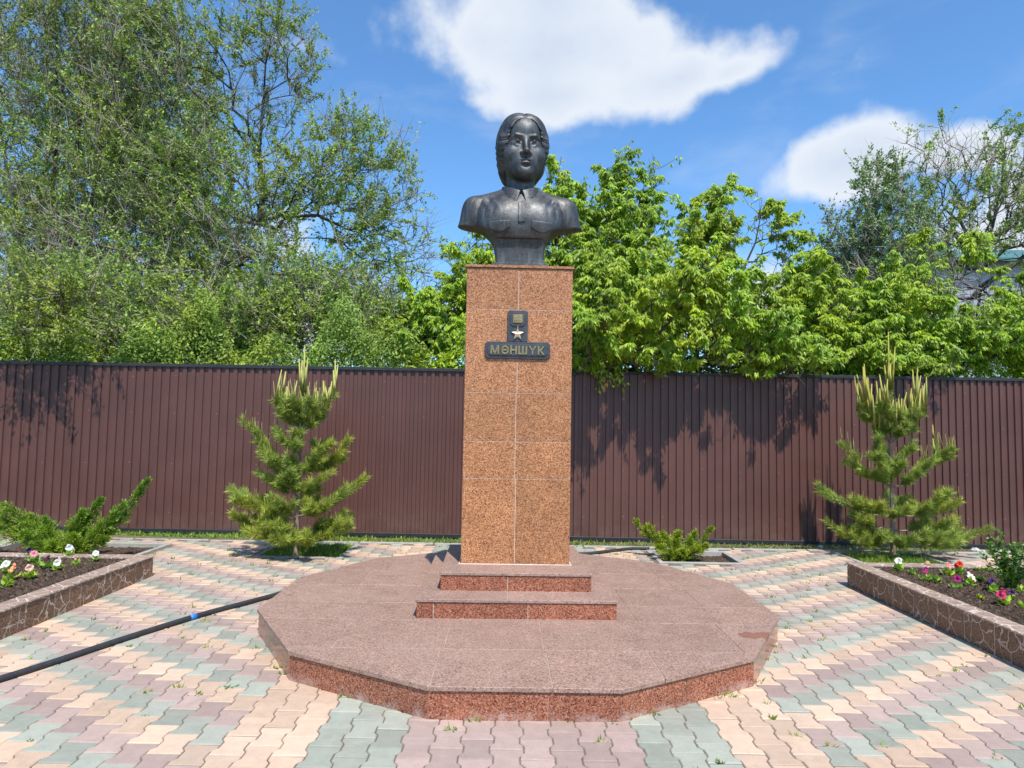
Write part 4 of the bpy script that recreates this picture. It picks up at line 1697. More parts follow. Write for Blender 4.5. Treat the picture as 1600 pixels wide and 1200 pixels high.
def pine(label, base, whorls, top, seed, leader):
    rng = np.random.default_rng(seed)
    o = thing('young_pine', label, 'pine tree', base, 0, 'young pines in the paving pits')
    zs = np.linspace(0, top, 14)
    TP = np.stack([np.cumsum(rng.normal(0, .006, 14)), np.cumsum(rng.normal(0, .006, 14)), zs - .04], axis=1)
    V, F = tube_path(TP, np.linspace(.034, .010, 14), 8)
    part('trunk', V, F, M['pine_bark'], o)
    tx = lambda z: np.array([np.interp(z, zs, TP[:, 0]), np.interp(z, zs, TP[:, 1]), z])
    cv, cf = tube_path([(0, 0, 0), (0.004, 0, .5), (0, 0, 1.0)], [.018, .0165, .007], 6)
    candle_me = mesh_np('candle', cv, cf, M['candle'], smooth=True, tone=float(rng.random()))
    B, D, S, Ln, W = bottlebrush(np.array([(0, 0, 0), (0, 0, .5), (0, 0, .97)]), 60, .006, .035, 1.6, rng)
    nv, nf = kites(B, D, S, Ln * .6, W)
    brush_me = mesh_np('candle_needles', nv, nf, M['candle'], tone=.5)

    def candle(p, L, parent, lean=(0, 0)):
        c = link('candle', candle_me, parent, tuple(p), (lean[1], lean[0], rng.uniform(0, 6)), (L * 1.0 if L < .25 else .8, L * 1.0 if L < .25 else .8, L))
        link('candle_needles', brush_me, c)

    for wz, specs in whorls:
        org = tx(wz)
        for (az, reach, rise, dens, cl) in specs:
            # a limb that runs out and turns up at its tip
            a = math.radians(az)
            h = np.array([math.cos(a), math.sin(a), 0])
            n = 9
            t = np.linspace(0, 1, n)
            path = org + h * (reach * t)[:, None] + np.array([0, 0, 1.0]) * (rise * t ** 1.7 + .02 * np.sin(t * 7 + az))[:, None] + np.cumsum(rng.normal(0, .006, (n, 3)), axis=0)
            V, F = tube_path(path, np.linspace(.014, .005, n), 6)
            br = part('branch', V, F, M['pine_bark'], o)
            tw, sets, tones, tips = [], [], [], [path[-1]]
            sets.append(bottlebrush(path[int(n * .42):], int(300 * dens), .0060, .090, .55, rng))
            for k in range(int(4 + 5 * dens)):
                t0 = rng.uniform(.25, .98)
                i = min(n - 2, int(t0 * (n - 1)))
                p = path[i] + (path[i + 1] - path[i]) * (t0 * (n - 1) - i)
                sd = rng.choice([-1, 1])
                aa = a + sd * rng.uniform(.4, 1.15)
                L = reach * rng.uniform(.18, .42) + .06
                q = p + np.array([math.cos(aa), math.sin(aa), 0]) * L * .85 + np.array([0, 0, L * rng.uniform(.25, .75)])
                m = (p + q) / 2 - np.array([0, 0, .03 * L])
                pp = np.array([p, m, q])
                V, F = tube_path(pp, [.006, .005, .004], 5)
                part('twig', V, F, M['pine_bark'], br)
                sets.append(bottlebrush(pp, int(90 + 560 * L * (.5 + dens)), .0060, .088, .6, rng))
                tips.append(q)
            B, D, S, Ln, W = [np.concatenate(x) for x in zip(*sets)]
            V, F = kites(B, D, S, Ln, W, .05)
            part('needles', V, F, M['needle'], br, tone=np.repeat(np.clip(rng.random(len(B)) * .8 + .25 * rng.random(), 0, 1), 2))
            for q in tips:
                for j in range(rng.integers(1, 4) if cl > .12 else rng.integers(0, 3)):
                    candle(q + rng.normal(0, .018, 3), cl * rng.uniform(.5, 1.15), br, (rng.normal(0, .12), rng.normal(0, .12)))
    # the leader: tufted shoot and its upright candles
    lp = np.array([tx(top * .74), tx(top * .86), tx(top)])
    B, D, S, Ln, W = bottlebrush(lp, 900, .0055, .085, .7, rng)
    V, F = kites(B, D, S, Ln, W, .05)
    part('leader_needles', V, F, M['needle'], o, tone=np.repeat(rng.random(900), 2))
    candle(tx(top) - [0, 0, .03], leader, o)
    for k in range(9):
        a = k * .7
        candle(tx(top) + [.03 * math.cos(a), .03 * math.sin(a), -.03], leader * rng.uniform(.35, .75), o, (rng.normal(0, .07), rng.normal(0, .07)))
    return o


pl = on(462, 869)
WL = [(.16, [(188, .66, .30, .9, .10), (150, .55, .25, .8, .08), (215, .50, .10, 1.0, .07), (-8, .62, .22, .9, .10), (-45, .45, .12, .9, .08), (262, .36, .05, .9, .06), (40, .5, .2, .7, .08)]),
      (.46, [(176, .70, .26, .9, .09), (205, .58, .22, 1.0, .09), (-5, .70, .36, .8, .10), (-38, .45, .24, 1.0, .08), (255, .30, .22, .9, .08), (80, .4, .2, .8, .08)]),
      (.30, [(230, .42, .10, .8, .06), (5, .5, .08, .8, .06)]),
      (.74, [(200, .34, .20, .9, .08), (-30, .32, .22, .9, .08), (262, .22, .28, .9, .08), (165, .3, .3, .7, .08)]),
      (1.22, [(200, .24, .26, .6, .10), (265, .14, .26, .6, .08)]),
      (.96, [(180, .50, .50, 1.0, .14), (212, .38, .30, .9, .10), (0, .50, .34, 1.0, .14), (-35, .36, .34, .9, .12), (258, .22, .36, .9, .12), (70, .36, .36, .9, .1)]),
      (1.50, [(182, .24, .38, .9, .36), (222, .20, .34, .9, .30), (2, .27, .36, .9, .40), (-42, .22, .32, .9, .22), (268, .14, .34, .8, .20), (80, .2, .36, .7, .2)])]
pine('young pine with yellow candle shoots left of the pedestal', (pl[0], pl[1], 0), WL, 1.98, 31, .58)
pr = on(1394, 868)
WR = [(.20, [(182, .72, .06, .7, .06), (150, .5, .1, .7, .06), (212, .55, .0, .9, .06), (-4, .92, .08, 1.0, .14), (-32, .66, .02, 1.0, .09), (262, .36, .0, .9, .06)]),
      (.52, [(178, .76, .20, .8, .10), (210, .42, .10, .8, .08), (0, .78, .16, 1.1, .13), (-30, .55, .20, 1.1, .11), (262, .28, .14, .8, .07), (60, .5, .2, .7, .08)]),
      (.36, [(195, .5, .06, .6, .06), (-15, .6, .06, .6, .08)]),
      (1.24, [(200, .22, .30, .5, .12), (-20, .24, .30, .5, .12)]),
      (.92, [(176, .58, .50, .8, .18), (215, .34, .38, .9, .12), (4, .64, .44, 1.0, .22), (-34, .42, .34, 1.0, .15), (262, .2, .4, .9, .16), (75, .36, .4, .8, .1)]),
      (1.50, [(178, .30, .50, .9, .42), (220, .24, .44, .9, .34), (4, .36, .52, 1.0, .46), (-40, .28, .46, .9, .28), (268, .16, .4, .9, .24), (85, .22, .4, .8, .25)])]
pine('taller young pine with long pale candles behind the right flower bed', (pr[0], pr[1], -.02), WR, 2.22, 32, .76)


# ------------------------------------------------------------------ junipers
def juniper(label, base, plumes, mat, seed, leaf=.035, dens=1.0):
    rng = np.random.default_rng(seed)
    o = thing('juniper', label, 'shrub', base, 0, 'junipers in the paving pits')
    for (tip, rad, n, sag) in plumes:
        tip = np.array(tip, float)
        t = np.linspace(0, 1, 12)
        path = tip * t[:, None] + np.array([0, 0, -sag]) * (np.sin(t * math.pi))[:, None] + np.cumsum(rng.normal(0, .008, (12, 3)), axis=0)
        path[0] = 0
        V, F = tube_path(path, np.linspace(.012, .002, 12), 5)
        br = part('branch', V, F, M['pine_bark'], o)
        m = int(n * dens)
        # sprays: short side shoots that point outwards and forwards, each set with scale leaves
        ns = max(8, m // 26)
        ts = rng.random(ns) ** .8 * .93 + .06
        i = np.minimum((ts * 11).astype(int), 10)
        f = (ts * 11 - i)[:, None]
        sb_ = path[i] * (1 - f) + path[i + 1] * f
        T, A, Bn = frames(path[i + 1] - path[i])
        a = rng.uniform(0, 6.28, ns)[:, None]
        out = A * np.cos(a) + Bn * np.sin(a) + np.array([0, 0, .25])
        sl = (rad * (1.0 - ts ** 2 * .88) * rng.uniform(.5, 1.6, ns))[:, None] + .012
        sd = unit(T * 1.0 + out * .85 + rng.normal(0, .25, (ns, 3)))
        u = rng.random((ns, 26, 1))
        side = unit(rng.normal(0, 1, (ns, 26, 3)))
        B = sb_[:, None, :] + sd[:, None, :] * sl[:, None, :] * u + side * .010
        D = unit(sd[:, None, :] * .9 + side * .55)
        B, D = B.reshape(-1, 3), D.reshape(-1, 3)
        S = unit(np.cross(D, rng.normal(0, 1, B.shape)))
        k = len(B)
        V, F = kites(B, D, S, leaf * rng.uniform(.6, 1.3, k), .0085 * rng.uniform(.7, 1.4, k), .1)
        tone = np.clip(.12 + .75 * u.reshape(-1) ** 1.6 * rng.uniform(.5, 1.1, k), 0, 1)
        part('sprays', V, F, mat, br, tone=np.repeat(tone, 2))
    return o


jl = on(95, 866)
J = [((1.02, -.02, .92), .15, 5200, .16), ((.72, -.06, .60), .15, 3800, .10), ((.42, .05, .66), .14, 3400, .05), ((.20, -.10, .52), .14, 3000, 0), ((-.10, -.05, .42), .14, 2600, 0), ((-.45, .02, .40), .15, 2800, .03),
     ((-.80, .0, .55), .15, 3400, .06), ((-.62, -.08, .62), .15, 3000, .02), ((.55, -.18, .26), .14, 2600, 0), ((.05, -.30, .26), .14, 2600, 0), ((.30, -.28, .30), .14, 2600, 0), ((-.35, -.25, .26), .14, 2400, 0), ((.10, .3, .4), .14, 1800, 0), ((-1.15, .05, .62), .16, 3000, .08)]
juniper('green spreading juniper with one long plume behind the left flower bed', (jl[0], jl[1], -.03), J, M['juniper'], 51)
jm = on(1062, 876)
J = [((-.52, .05, .44), .09, 1900, .03), ((-.34, -.03, .40), .10, 1800, .02), ((-.16, .0, .34), .10, 1700, 0), ((.05, -.02, .32), .10, 1700, 0), ((.24, .02, .36), .10, 1700, .02), ((.42, .02, .40), .10, 1800, .04), ((.36, -.1, .22), .10, 1500, 0), ((-.28, -.16, .18), .10, 1500, 0), ((.02, -.2, .18), .10, 1500, 0), ((.2, -.16, .18), .10, 1400, 0), ((0, .2, .28), .1, 1200, 0)]
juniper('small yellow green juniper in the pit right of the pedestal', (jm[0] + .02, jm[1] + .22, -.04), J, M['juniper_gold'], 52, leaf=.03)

# ------------------------------------------------------------------ hose
hp = [(-4.2, 1.9), (-3.62, 3.0), (-3.06, 4.12), (-2.75, 4.93), (-2.50, 5.52), (-2.27, 5.93), (-2.06, 6.32), (-1.88, 6.78), (-1.52, 7.28), (-.95, 7.80), (-.1, 8.15), (.6, 8.32), (1.0, 8.45), (1.35, 8.68), (1.62, 8.84), (1.84, 8.86)]
hp = np.array([(x, y, .021) for i, (x, y) in enumerate(hp)])
fine = []
for i in range(len(hp) - 1):       # Catmull-Rom
    p0, p1, p2, p3 = hp[max(i - 1, 0)], hp[i], hp[i + 1], hp[min(i + 2, len(hp) - 1)]
    for t in np.linspace(0, 1, 9)[:-1]:
        fine.append(.5 * ((2 * p1) + (p2 - p0) * t + (2 * p0 - 5 * p1 + 4 * p2 - p3) * t * t + (3 * p1 - p0 - 3 * p2 + p3) * t ** 3))
fine.append(hp[-1])
fine = np.array(fine)
hose = thing('water_hose', 'thick black rubber hose with a blue band across the paving', 'hose', (0, 0, 0))
V, F = tube_path(fine, .020, 12)
part('pipe', V, F, M['hose'], hose, smooth=True)
kk = int(np.argmin(np.linalg.norm(fine[:, :2] - on(312, 963, .03)[:2], axis=1)))
dirh = unit(fine[kk + 1] - fine[kk])
V, F = tube_path([fine[kk] - dirh * .028, fine[kk], fine[kk] + dirh * .028], 0.0212, 12)
part('blue_band', V, F, M['blue'], hose, smooth=True)

# ------------------------------------------------------------------ stones under the fence
for k, (px, py, s) in enumerate(((1536, 853, .07), (1564, 851, .09), (1576, 852, .06), (1282, 850, .07), (1524, 856, .12))):
    rng = np.random.default_rng(k)
    p = at(px, py, fence_y(5) - .16)
    V, F = box_vf(-1, 1, -1, 1, -.7, .7, .45)
    V = (np.array(V) * (1 + rng.normal(0, .12, (len(V), 3)))) * s * .5
    tag(part('rubble_stone', V, F, M['stone'], None, loc=(p[0], p[1], ground_z(p[0], p[1]) + s * .2), rot=(0, 0, k)),
        ['pale stone under the fence, beside the right pine', 'largest white stone under the fence at the far right', 'small white stone at the far right end of the row', 'lone pale stone at the fence foot left of the right pine', 'flat pale slab leaning near the fence right of the pine'][k], 'stone', 'rubble under the fence')

# ------------------------------------------------------------------ trees behind the fence


def grow_tree(stems, targets, bf, rng, jit=0.05, step=0.45, sag=0.0):
    """join every target to the nearest spot of the growing skeleton, favouring short ways to the root"""
    cap_n = len(targets) * 8 + 400
    P = np.zeros((cap_n, 3)); par = np.full(cap_n, -1, int); pl_ = np.zeros(cap_n)
    n = 0
    for st in stems:
        st = np.asarray(st, float)
        prev = -1
        for a, b in zip(st[:-1], st[1:]):
            m = max(1, int(np.linalg.norm(b - a) / 0.3))
            for k in range(m):
                P[n] = a + (b - a) * k / m + rng.normal(0, .02, 3) * (k > 0)
                par[n] = prev
                pl_[n] = 0 if prev < 0 else pl_[prev] + np.linalg.norm(P[n] - P[prev])
                prev = n
                n += 1
        P[n] = st[-1]; par[n] = prev; pl_[n] = pl_[prev] + np.linalg.norm(P[n] - P[prev]); n += 1
    root = np.mean([s[0] for s in stems], axis=0)
    order = np.argsort(np.linalg.norm(targets - root, axis=1))
    for t in targets[order]:
        d = np.linalg.norm(P[:n] - t, axis=1)
        low = np.maximum(0, P[:n, 2] - t[2]) * 0.9           # branches climb: dislike joining from above
        i = int(np.argmin(d + bf * pl_[:n] + low))
        L = d[i]
        if L < 0.03: continue
        m = max(1, min(6, int(L / step)))
        prev = i
        for k in range(1, m + 1):
            f = k / m
            q = P[i] + (t - P[i]) * f
            if k < m:
                q = q + rng.normal(0, jit * min(L, 1.0), 3) + np.array([0, 0, (.10 * L - sag * L) * f * (1 - f) * 2])
            P[n] = q; par[n] = prev
            pl_[n] = pl_[prev] + np.linalg.norm(q - P[prev])
            prev = n
            n += 1
            if n >= cap_n - 8: break
        if n >= cap_n - 8: break
    return P[:n], par[:n]


def radii(P, par, r_tip, r_root, ex=2.35):
    n = len(P)
    acc = np.zeros(n)
    kids = np.zeros(n, int)
    for i in range(n):
        if par[i] >= 0: kids[par[i]] += 1
    acc[kids == 0] = r_tip ** ex
    order = np.argsort(-np.arange(n))
    for i in order:          # children always come after their parents
        if par[i] >= 0: acc[par[i]] += acc[i]
    r = acc ** (1 / ex)
    return r * np.clip(1 + (r_root / r.max() - 1) * (r / r.max()), .2, 4), kids


def sample_blobs(blobs, n, rng, shell=0.0):
    """random points in a union of ellipsoids (cx, cy, cz, rx, ry, rz, weight)"""
    B = np.array(blobs, float)
    w = B[:, 6] * B[:, 3] * B[:, 4] * B[:, 5]
    k = rng.choice(len(B), n, p=w / w.sum())
    u = unit(rng.normal(0, 1, (n, 3))) * (rng.random(n) ** (1 / 3) * (1 - shell) + shell)[:, None]
    return B[k, :3] + u * B[k, 3:6]


def tree(name, label, stems, blobs, n, mat, seed, kind='elm', r_root=.12, leaves=30000, lsize=.05, bare=0.0, bark='bark', group='trees behind the fence', bf=0.35, twigs=1, lmin=None):
    rng = np.random.default_rng(seed)
    base = np.array(stems[0][0], float)
    o = thing(name, label, 'tree', tuple(base), 0, group)
    T = sample_blobs(blobs, n, rng)
    T = T[T[:, 2] > 1.2]
    P, par = grow_tree(stems, T, bf, rng)
    r, kids = radii(P, par, .0035, r_root)
    P = P - base
    e = np.where(par >= 0)[0]
    a, b = P[par[e]], P[e]
    ra, rb2 = np.minimum(r[par[e]], r[e] * 1.6), r[e]
    big = rb2 > .028
    vs, fs, off = [], [], 0
    for sel, sides in ((big, 8), (~big, 4)):
        if sel.any():
            V, F = tubes_np(a[sel], b[sel], ra[sel], rb2[sel], sides)
            vs.append(V); fs.append(F + off); off += len(V)
    part('trunk', np.concatenate(vs), np.concatenate(fs), M[bark], o, smooth=True)
    # fine twigs on the thin wood
    thin = e[r[e] < .011]
    # outer ends count more than inner wood
    reps = np.repeat(thin, twigs)
    nb = len(reps)
    f = rng.random((nb, 1))
    tb = P[par[reps]] * (1 - f) + P[reps] * f
    along = unit(P[reps] - P[par[reps]])
    if kind == 'elm':
        td = unit(along * .8 + rng.normal(0, .55, (nb, 3)) + np.array([0, 0, .45]))
        tl = rng.uniform(.2, .65, nb)
    else:
        td = unit(along * .7 + rng.normal(0, .55, (nb, 3)) + np.array([0, 0, .15]))
        tl = rng.uniform(.12, .42, nb)
    te = tb + td * tl[:, None]
    V, F = tubes_np(tb, te, np.full(nb, .0050), np.full(nb, .0020), 3)
    part('twigs', V, F, M['twig' if kind == 'elm' else bark], o)
    # leaves in sprays along the twigs; some twigs stay bare
    bear = np.where(rng.random(nb) > bare)[0]
    # bareness comes in patches
    ph = np.sin(tb[:, 0] * 2.3 + seed) + np.sin(tb[:, 1] * 2.9) + np.sin(tb[:, 2] * 2.1 + 1)
    bear = bear[(ph[bear] + rng.normal(0, .8, len(bear))) > (-1.9 + 2.2 * bare)]
    wt = rng.random(len(bear)) ** 2.5 + .03
    k = rng.choice(bear, leaves, p=wt / wt.sum())
    if kind == 'elm':
        u = rng.random((leaves, 1)) ** .7
        B = tb[k] + td[k] * tl[k][:, None] * u + rng.normal(0, .02, (leaves, 3))
        D = unit(td[k] * .5 + rng.normal(0, .6, (leaves, 3)) + np.array([0, -.10, -.15]))
        S = unit(np.cross(D, rng.normal(0, 1, (leaves, 3)) + np.array([0, -.9, .9])))
        Lg = lsize * rng.uniform(.6, 1.35, leaves)
        W = Lg * rng.uniform(.42, .58, leaves)
        tone = rng.random(leaves) ** 1.2
    else:
        # compound leaves: five hanging leaflets on a drooping stalk
        m = leaves // 5
        k = k[:m]
        u = rng.random((m, 1)) ** .6
        c = tb[k] + td[k] * tl[k][:, None] * u
        out = unit(td[k] * .6 + rng.normal(0, .7, (m, 3)) + np.array([0, -.15, .1]))
        out[:, 2] = np.minimum(out[:, 2], .35)
        out = unit(out)
        stalk = lsize * rng.uniform(.7, 1.3, m)
        side = unit(np.cross(out, np.array([0, 0, 1.0])))
        Bs, Ds = [], []
        for q, (al, sd, dr) in enumerate(((1.0, 0, .9), (.85, 1, .95), (.85, -1, .95), (.5, .9, 1.1), (.5, -.9, 1.1))):
            Bs.append(c + out * (stalk * al)[:, None] + np.array([0, 0, -.25]) * (stalk * al * al)[:, None])
            Ds.append(unit(out * .55 + side * sd * .55 + np.array([0, 0, -dr]) + rng.normal(0, .22, (m, 3))))
        B, D = np.concatenate(Bs), np.concatenate(Ds)
        cnt = len(B)
        S = unit(np.cross(D, rng.normal(0, .6, (cnt, 3)) + np.array([0, -1.0, .7])))
        Lg = lsize * rng.uniform(.85, 1.5, cnt)
        W = Lg * rng.uniform(.24, .35, cnt)
        tone = np.tile(rng.random(m) ** 1.1, 5) * .75 + rng.random(cnt) * .25
    WB = B + base        # nothing grows through the fence, little hangs below its cap
    ok = (WB[:, 1] > fence_y(WB[:, 0]) + .12) | (WB[:, 2] > 2.47 + .12 * np.sin(WB[:, 0] * 5))
    V, F = kites(B[ok], D[ok], S[ok], Lg[ok], W[ok], .18)
    part('crown', V, F, mat, o, tone=np.repeat(tone[ok], 2))
    return o


def bl(px, py, y, rpx, rpy, ry, w=1.0):
    """crown lobe: centre seen at px, py at depth y, half sizes in picture units at that depth"""
    p = at(px, py, y)
    return (p[0], p[1], p[2], rpx * y / FPX, ry, rpy * y / FPX, w)


def st(*pts):
    return [at(px, py, y) if z is None else (at(px, 600, y)[0], y, z) for px, py, y, z in pts]


G = None
# left: tall thin-leaved elms, half bare
tree('elm_tree', 'tall twiggy elm at the far left, its top cut by the picture edge', [st((70, 0, 12.2, -.1), (75, 500, 12.2, G), (60, 330, 12.2, G), (90, 120, 12.3, G), (80, -160, 12.4, G)), st((90, 0, 12.0, -.1), (110, 480, 12.0, G), (160, 250, 11.9, G), (200, 40, 11.9, G)), st((80, 0, 12.1, -.1), (85, 480, 12.1, G), (120, 230, 12.1, G), (135, -20, 12.2, G)), st((60, 0, 12.1, -.1), (50, 480, 12.1, G), (15, 280, 12.1, G), (-20, 60, 12.2, G)), st((100, 0, 12.1, -.1), (150, 480, 12.1, G), (230, 300, 12.0, G), (290, 110, 12, G)), st((75, 0, 12.3, -.1), (70, 400, 12.3, G), (100, 120, 12.4, G), (170, -60, 12.4, G))],
     [bl(60, 200, 12.2, 150, 330, 1.3), bl(120, 40, 12.2, 170, 220, 1.4), bl(0, 420, 11.4, 130, 170, 1.3), bl(180, 330, 12, 120, 200, 1.2), bl(60, 540, 10.6, 130, 70, .9, 1.5), bl(230, 200, 11.8, 110, 220, 1.2), bl(50, 470, 8.75, 70, 60, .35, 11), bl(150, 450, 8.9, 30, 50, .3, 9)], 2400, M['elm_leaf'], 201, leaves=110000, lsize=.055, bare=.12, r_root=.06, twigs=4)
tree('elm_tree', 'leaning elm left of centre with dark crooked limbs reaching right', [st((285, 0, 12.6, -.1), (270, 500, 12.6, G), (255, 390, 12.6, G), (225, 290, 12.5, G), (215, 120, 12.5, G)), st((275, 480, 12.6, G), (330, 420, 12.4, G), (420, 350, 12.3, G), (440, 325, 12.2, G), (495, 290, 12.2, G), (560, 250, 12.2, G)), st((330, 420, 12.4, G), (470, 372, 12.2, G), (510, 372, 12.1, G), (565, 388, 12.1, G), (600, 420, 12.1, G)), st((410, 350, 12.4, G), (405, 230, 12.5, G), (415, 100, 12.5, G), (440, 20, 12.5, G))],
     [bl(250, 150, 12.4, 110, 200, 1.1), bl(420, 110, 12.5, 85, 150, 1.0, .7), bl(330, 330, 12.0, 130, 130, 1.2), bl(560, 270, 12.2, 115, 105, 1.0, .9), bl(600, 400, 12.1, 95, 90, .9, 1.0), bl(450, 470, 11.6, 140, 80, 1.0), bl(300, 500, 11, 160, 80, 1.0, 1.3), bl(420, 300, 12.2, 70, 70, .9, .8)], 2200, M['elm_leaf'], 202, leaves=105000, lsize=.055, bare=.2, bark='dark_bark', r_root=.10, twigs=3)
tree('elm_tree', 'lower bushy elm against the fence left of the pedestal', [st((480, 0, 11.6, -.1), (500, 520, 11.6, G), (520, 440, 11.6, G)), st((490, 0, 11.5, -.1), (440, 500, 11.5, G), (400, 430, 11.5, G))],
     [bl(500, 490, 11.2, 120, 80, .8), bl(380, 520, 10.7, 120, 55, .8), bl(590, 520, 11.2, 90, 60, .8), bl(240, 540, 10.6, 150, 50, .8), bl(610, 460, 11.6, 70, 60, .7, .6), bl(90, 500, 10.8, 120, 80, .8, .6), bl(150, 410, 11.5, 60, 90, .8, .7), bl(345, 390, 11.6, 50, 80, .7, .7), bl(250, 420, 11.4, 45, 95, .7, .7), bl(50, 400, 11.4, 55, 100, .8, .7), bl(440, 410, 11.7, 45, 85, .7, .6)], 1500, M['elm_leaf'], 203, leaves=68000, lsize=.058, bare=.08, r_root=.06, twigs=3)
tree('elm_tree', 'hazy twiggy elm farther back filling the gaps at the left', [st((180, 0, 15.5, -.1), (180, 450, 15.5, G), (200, 200, 15.5, G), (210, -40, 15.5, G)), st((185, 0, 15.5, -.1), (120, 400, 15.5, G), (60, 150, 15.5, G)), st((185, 0, 15.5, -.1), (260, 400, 15.5, G), (330, 200, 15.5, G))],
     [bl(80, 300, 15.5, 180, 280, 1.5), bl(240, 260, 15.5, 140, 240, 1.5), bl(330, 450, 15, 150, 110, 1.5), bl(520, 500, 15, 120, 60, 1.2, .7)], 1800, M['elm_leaf'], 204, leaves=60000, lsize=.07, bare=.15, r_root=.09, twigs=3)
# centre and right: bright box elders
BX = 'young trees with hanging bright green leaves'
tree('box_elder', 'bright green box elder seen left of the pedestal top', [st((700, 0, 11.4, -.1), (705, 500, 11.4, G), (715, 420, 11.4, G))],
     [bl(690, 500, 11.0, 65, 75, .8), bl(735, 430, 11.3, 50, 70, .7), bl(650, 545, 10.6, 70, 35, .6), bl(765, 385, 11.4, 40, 40, .5)], 420, M['maple_leaf'], 301, 'maple', r_root=.05, leaves=36125, lsize=.070, group=BX, bf=.25)
tree('box_elder', 'bright green box elder directly behind the bust and pedestal', [st((850, 0, 11.2, -.1), (855, 500, 11.2, G), (865, 380, 11.2, G), (872, 270, 11.2, G))],
     [bl(868, 300, 11.2, 22, 62, .35, 1.6), bl(905, 330, 11.2, 20, 50, .35, 1.3), bl(870, 400, 11.1, 75, 90, .8), bl(880, 520, 10.5, 75, 70, .9), bl(905, 565, 9.5, 60, 30, .4), bl(930, 450, 9.0, 45, 70, .35, 2.0), bl(940, 470, 8.65, 24, 50, .25, 6)], 620, M['maple_leaf'], 302, 'maple', r_root=.06, leaves=51000, lsize=.070, group=BX, bf=.25)
tree('box_elder', 'tallest box elder right of the bust with a pointed top', [st((965, 0, 11.3, -.1), (965, 500, 11.3, G), (962, 360, 11.3, G), (962, 250, 11.3, G)), st((975, 0, 11.3, -.1), (1000, 460, 11.3, G), (1018, 350, 11.3, G), (1022, 270, 11.3, G))],
     [bl(962, 295, 11.3, 22, 70, .35, 1.8), bl(1022, 310, 11.3, 20, 62, .35, 1.6), bl(995, 330, 11.2, 20, 50, .35, 1.2), bl(930, 340, 11.2, 18, 45, .3, 1.2), bl(975, 380, 11.2, 65, 80, .8), bl(1010, 470, 10.8, 80, 90, .9), bl(950, 540, 9.9, 85, 55, .8), bl(1000, 560, 9.3, 60, 26, .4), bl(1010, 480, 9.1, 60, 50, .35, 1.8), bl(1085, 450, 8.75, 34, 55, .3, 4)], 900, M['maple_leaf'], 303, 'maple', r_root=.07, leaves=76500, lsize=.070, group=BX, bf=.25)
tree('box_elder', 'box elder in the middle of the right half, sky showing through', [st((1090, 0, 11.5, -.1), (1090, 500, 11.5, G), (1100, 400, 11.5, G), (1112, 310, 11.5, G)), st((1095, 0, 11.4, -.1), (1140, 470, 11.4, G), (1180, 380, 11.4, G), (1190, 310, 11.4, G))],
     [bl(1112, 345, 11.5, 22, 58, .35, 1.6), bl(1135, 350, 11.4, 18, 60, .3, 1.3), bl(1188, 355, 11.4, 24, 62, .35, 1.5), bl(1075, 370, 11.4, 20, 45, .35, 1.2), bl(1100, 400, 11.5, 45, 40, .6, .8), bl(1080, 520, 10.6, 80, 60, .9), bl(1170, 490, 10.8, 75, 70, .9), bl(1220, 395, 11.4, 24, 65, .4, 1.4), bl(1130, 560, 9.5, 85, 30, .5), bl(1120, 470, 9.1, 50, 50, .35, 1.6), bl(1200, 520, 9.4, 50, 40, .35, 1.6)], 900, M['maple_leaf'], 304, 'maple', r_root=.07, leaves=70125, lsize=.070, group=BX, bf=.25)
tree('box_elder', 'box elder with yellowish top left of the pale green tree', [st((1260, 0, 11.3, -.1), (1262, 500, 11.3, G), (1268, 400, 11.3, G))],
     [bl(1268, 425, 11.3, 26, 65, .4, 1.4), bl(1270, 500, 10.8, 75, 70, .9), bl(1235, 560, 9.7, 80, 32, .6), bl(1310, 545, 10.6, 70, 45, .7)], 620, M['maple_leaf'], 305, 'maple', r_root=.06, leaves=55250, lsize=.070, group=BX, bf=.25)
tree('box_elder', 'low box elder spreading behind the right pine', [st((1420, 0, 11.2, -.1), (1420, 500, 11.2, G), (1430, 420, 11.2, G)), st((1430, 0, 11.3, -.1), (1480, 480, 11.3, G), (1530, 380, 11.3, G))],
     [bl(1400, 500, 10.8, 90, 75, .9), bl(1430, 430, 11.2, 50, 60, .6), bl(1500, 530, 10.8, 90, 50, .9), bl(1525, 390, 11.3, 22, 50, .4), bl(1360, 550, 10.5, 70, 40, .7), bl(1440, 570, 9.9, 80, 22, .5)], 760, M['maple_leaf'], 306, 'maple', r_root=.06, leaves=63750, lsize=.070, group=BX, bf=.25)
tree('box_elder', 'box elder at the right edge of the picture above the fence', [st((1600, 0, 11.6, -.1), (1600, 500, 11.6, G), (1590, 430, 11.6, G))],
     [bl(1590, 530, 11.1, 70, 60, .8), bl(1640, 470, 11.4, 70, 70, .8), bl(1680, 540, 11, 80, 60, .8)], 420, M['maple_leaf'], 307, 'maple', r_root=.06, leaves=31875, lsize=.070, group=BX, bf=.25)
tree('ash_tree', 'pale grey green tree behind the box elders on the right', [st((1345, 0, 13.5, -.1), (1345, 520, 13.5, G), (1350, 400, 13.5, G), (1372, 280, 13.5, G))],
     [bl(1372, 300, 13.5, 40, 55, .7), bl(1330, 380, 13.5, 60, 60, .9), bl(1400, 400, 13.5, 60, 90, .9), bl(1340, 470, 13.3, 75, 60, 1.0)], 800, M['elm_leaf_grey'], 401, leaves=26000, lsize=.065, bare=.08, r_root=.08, twigs=2)
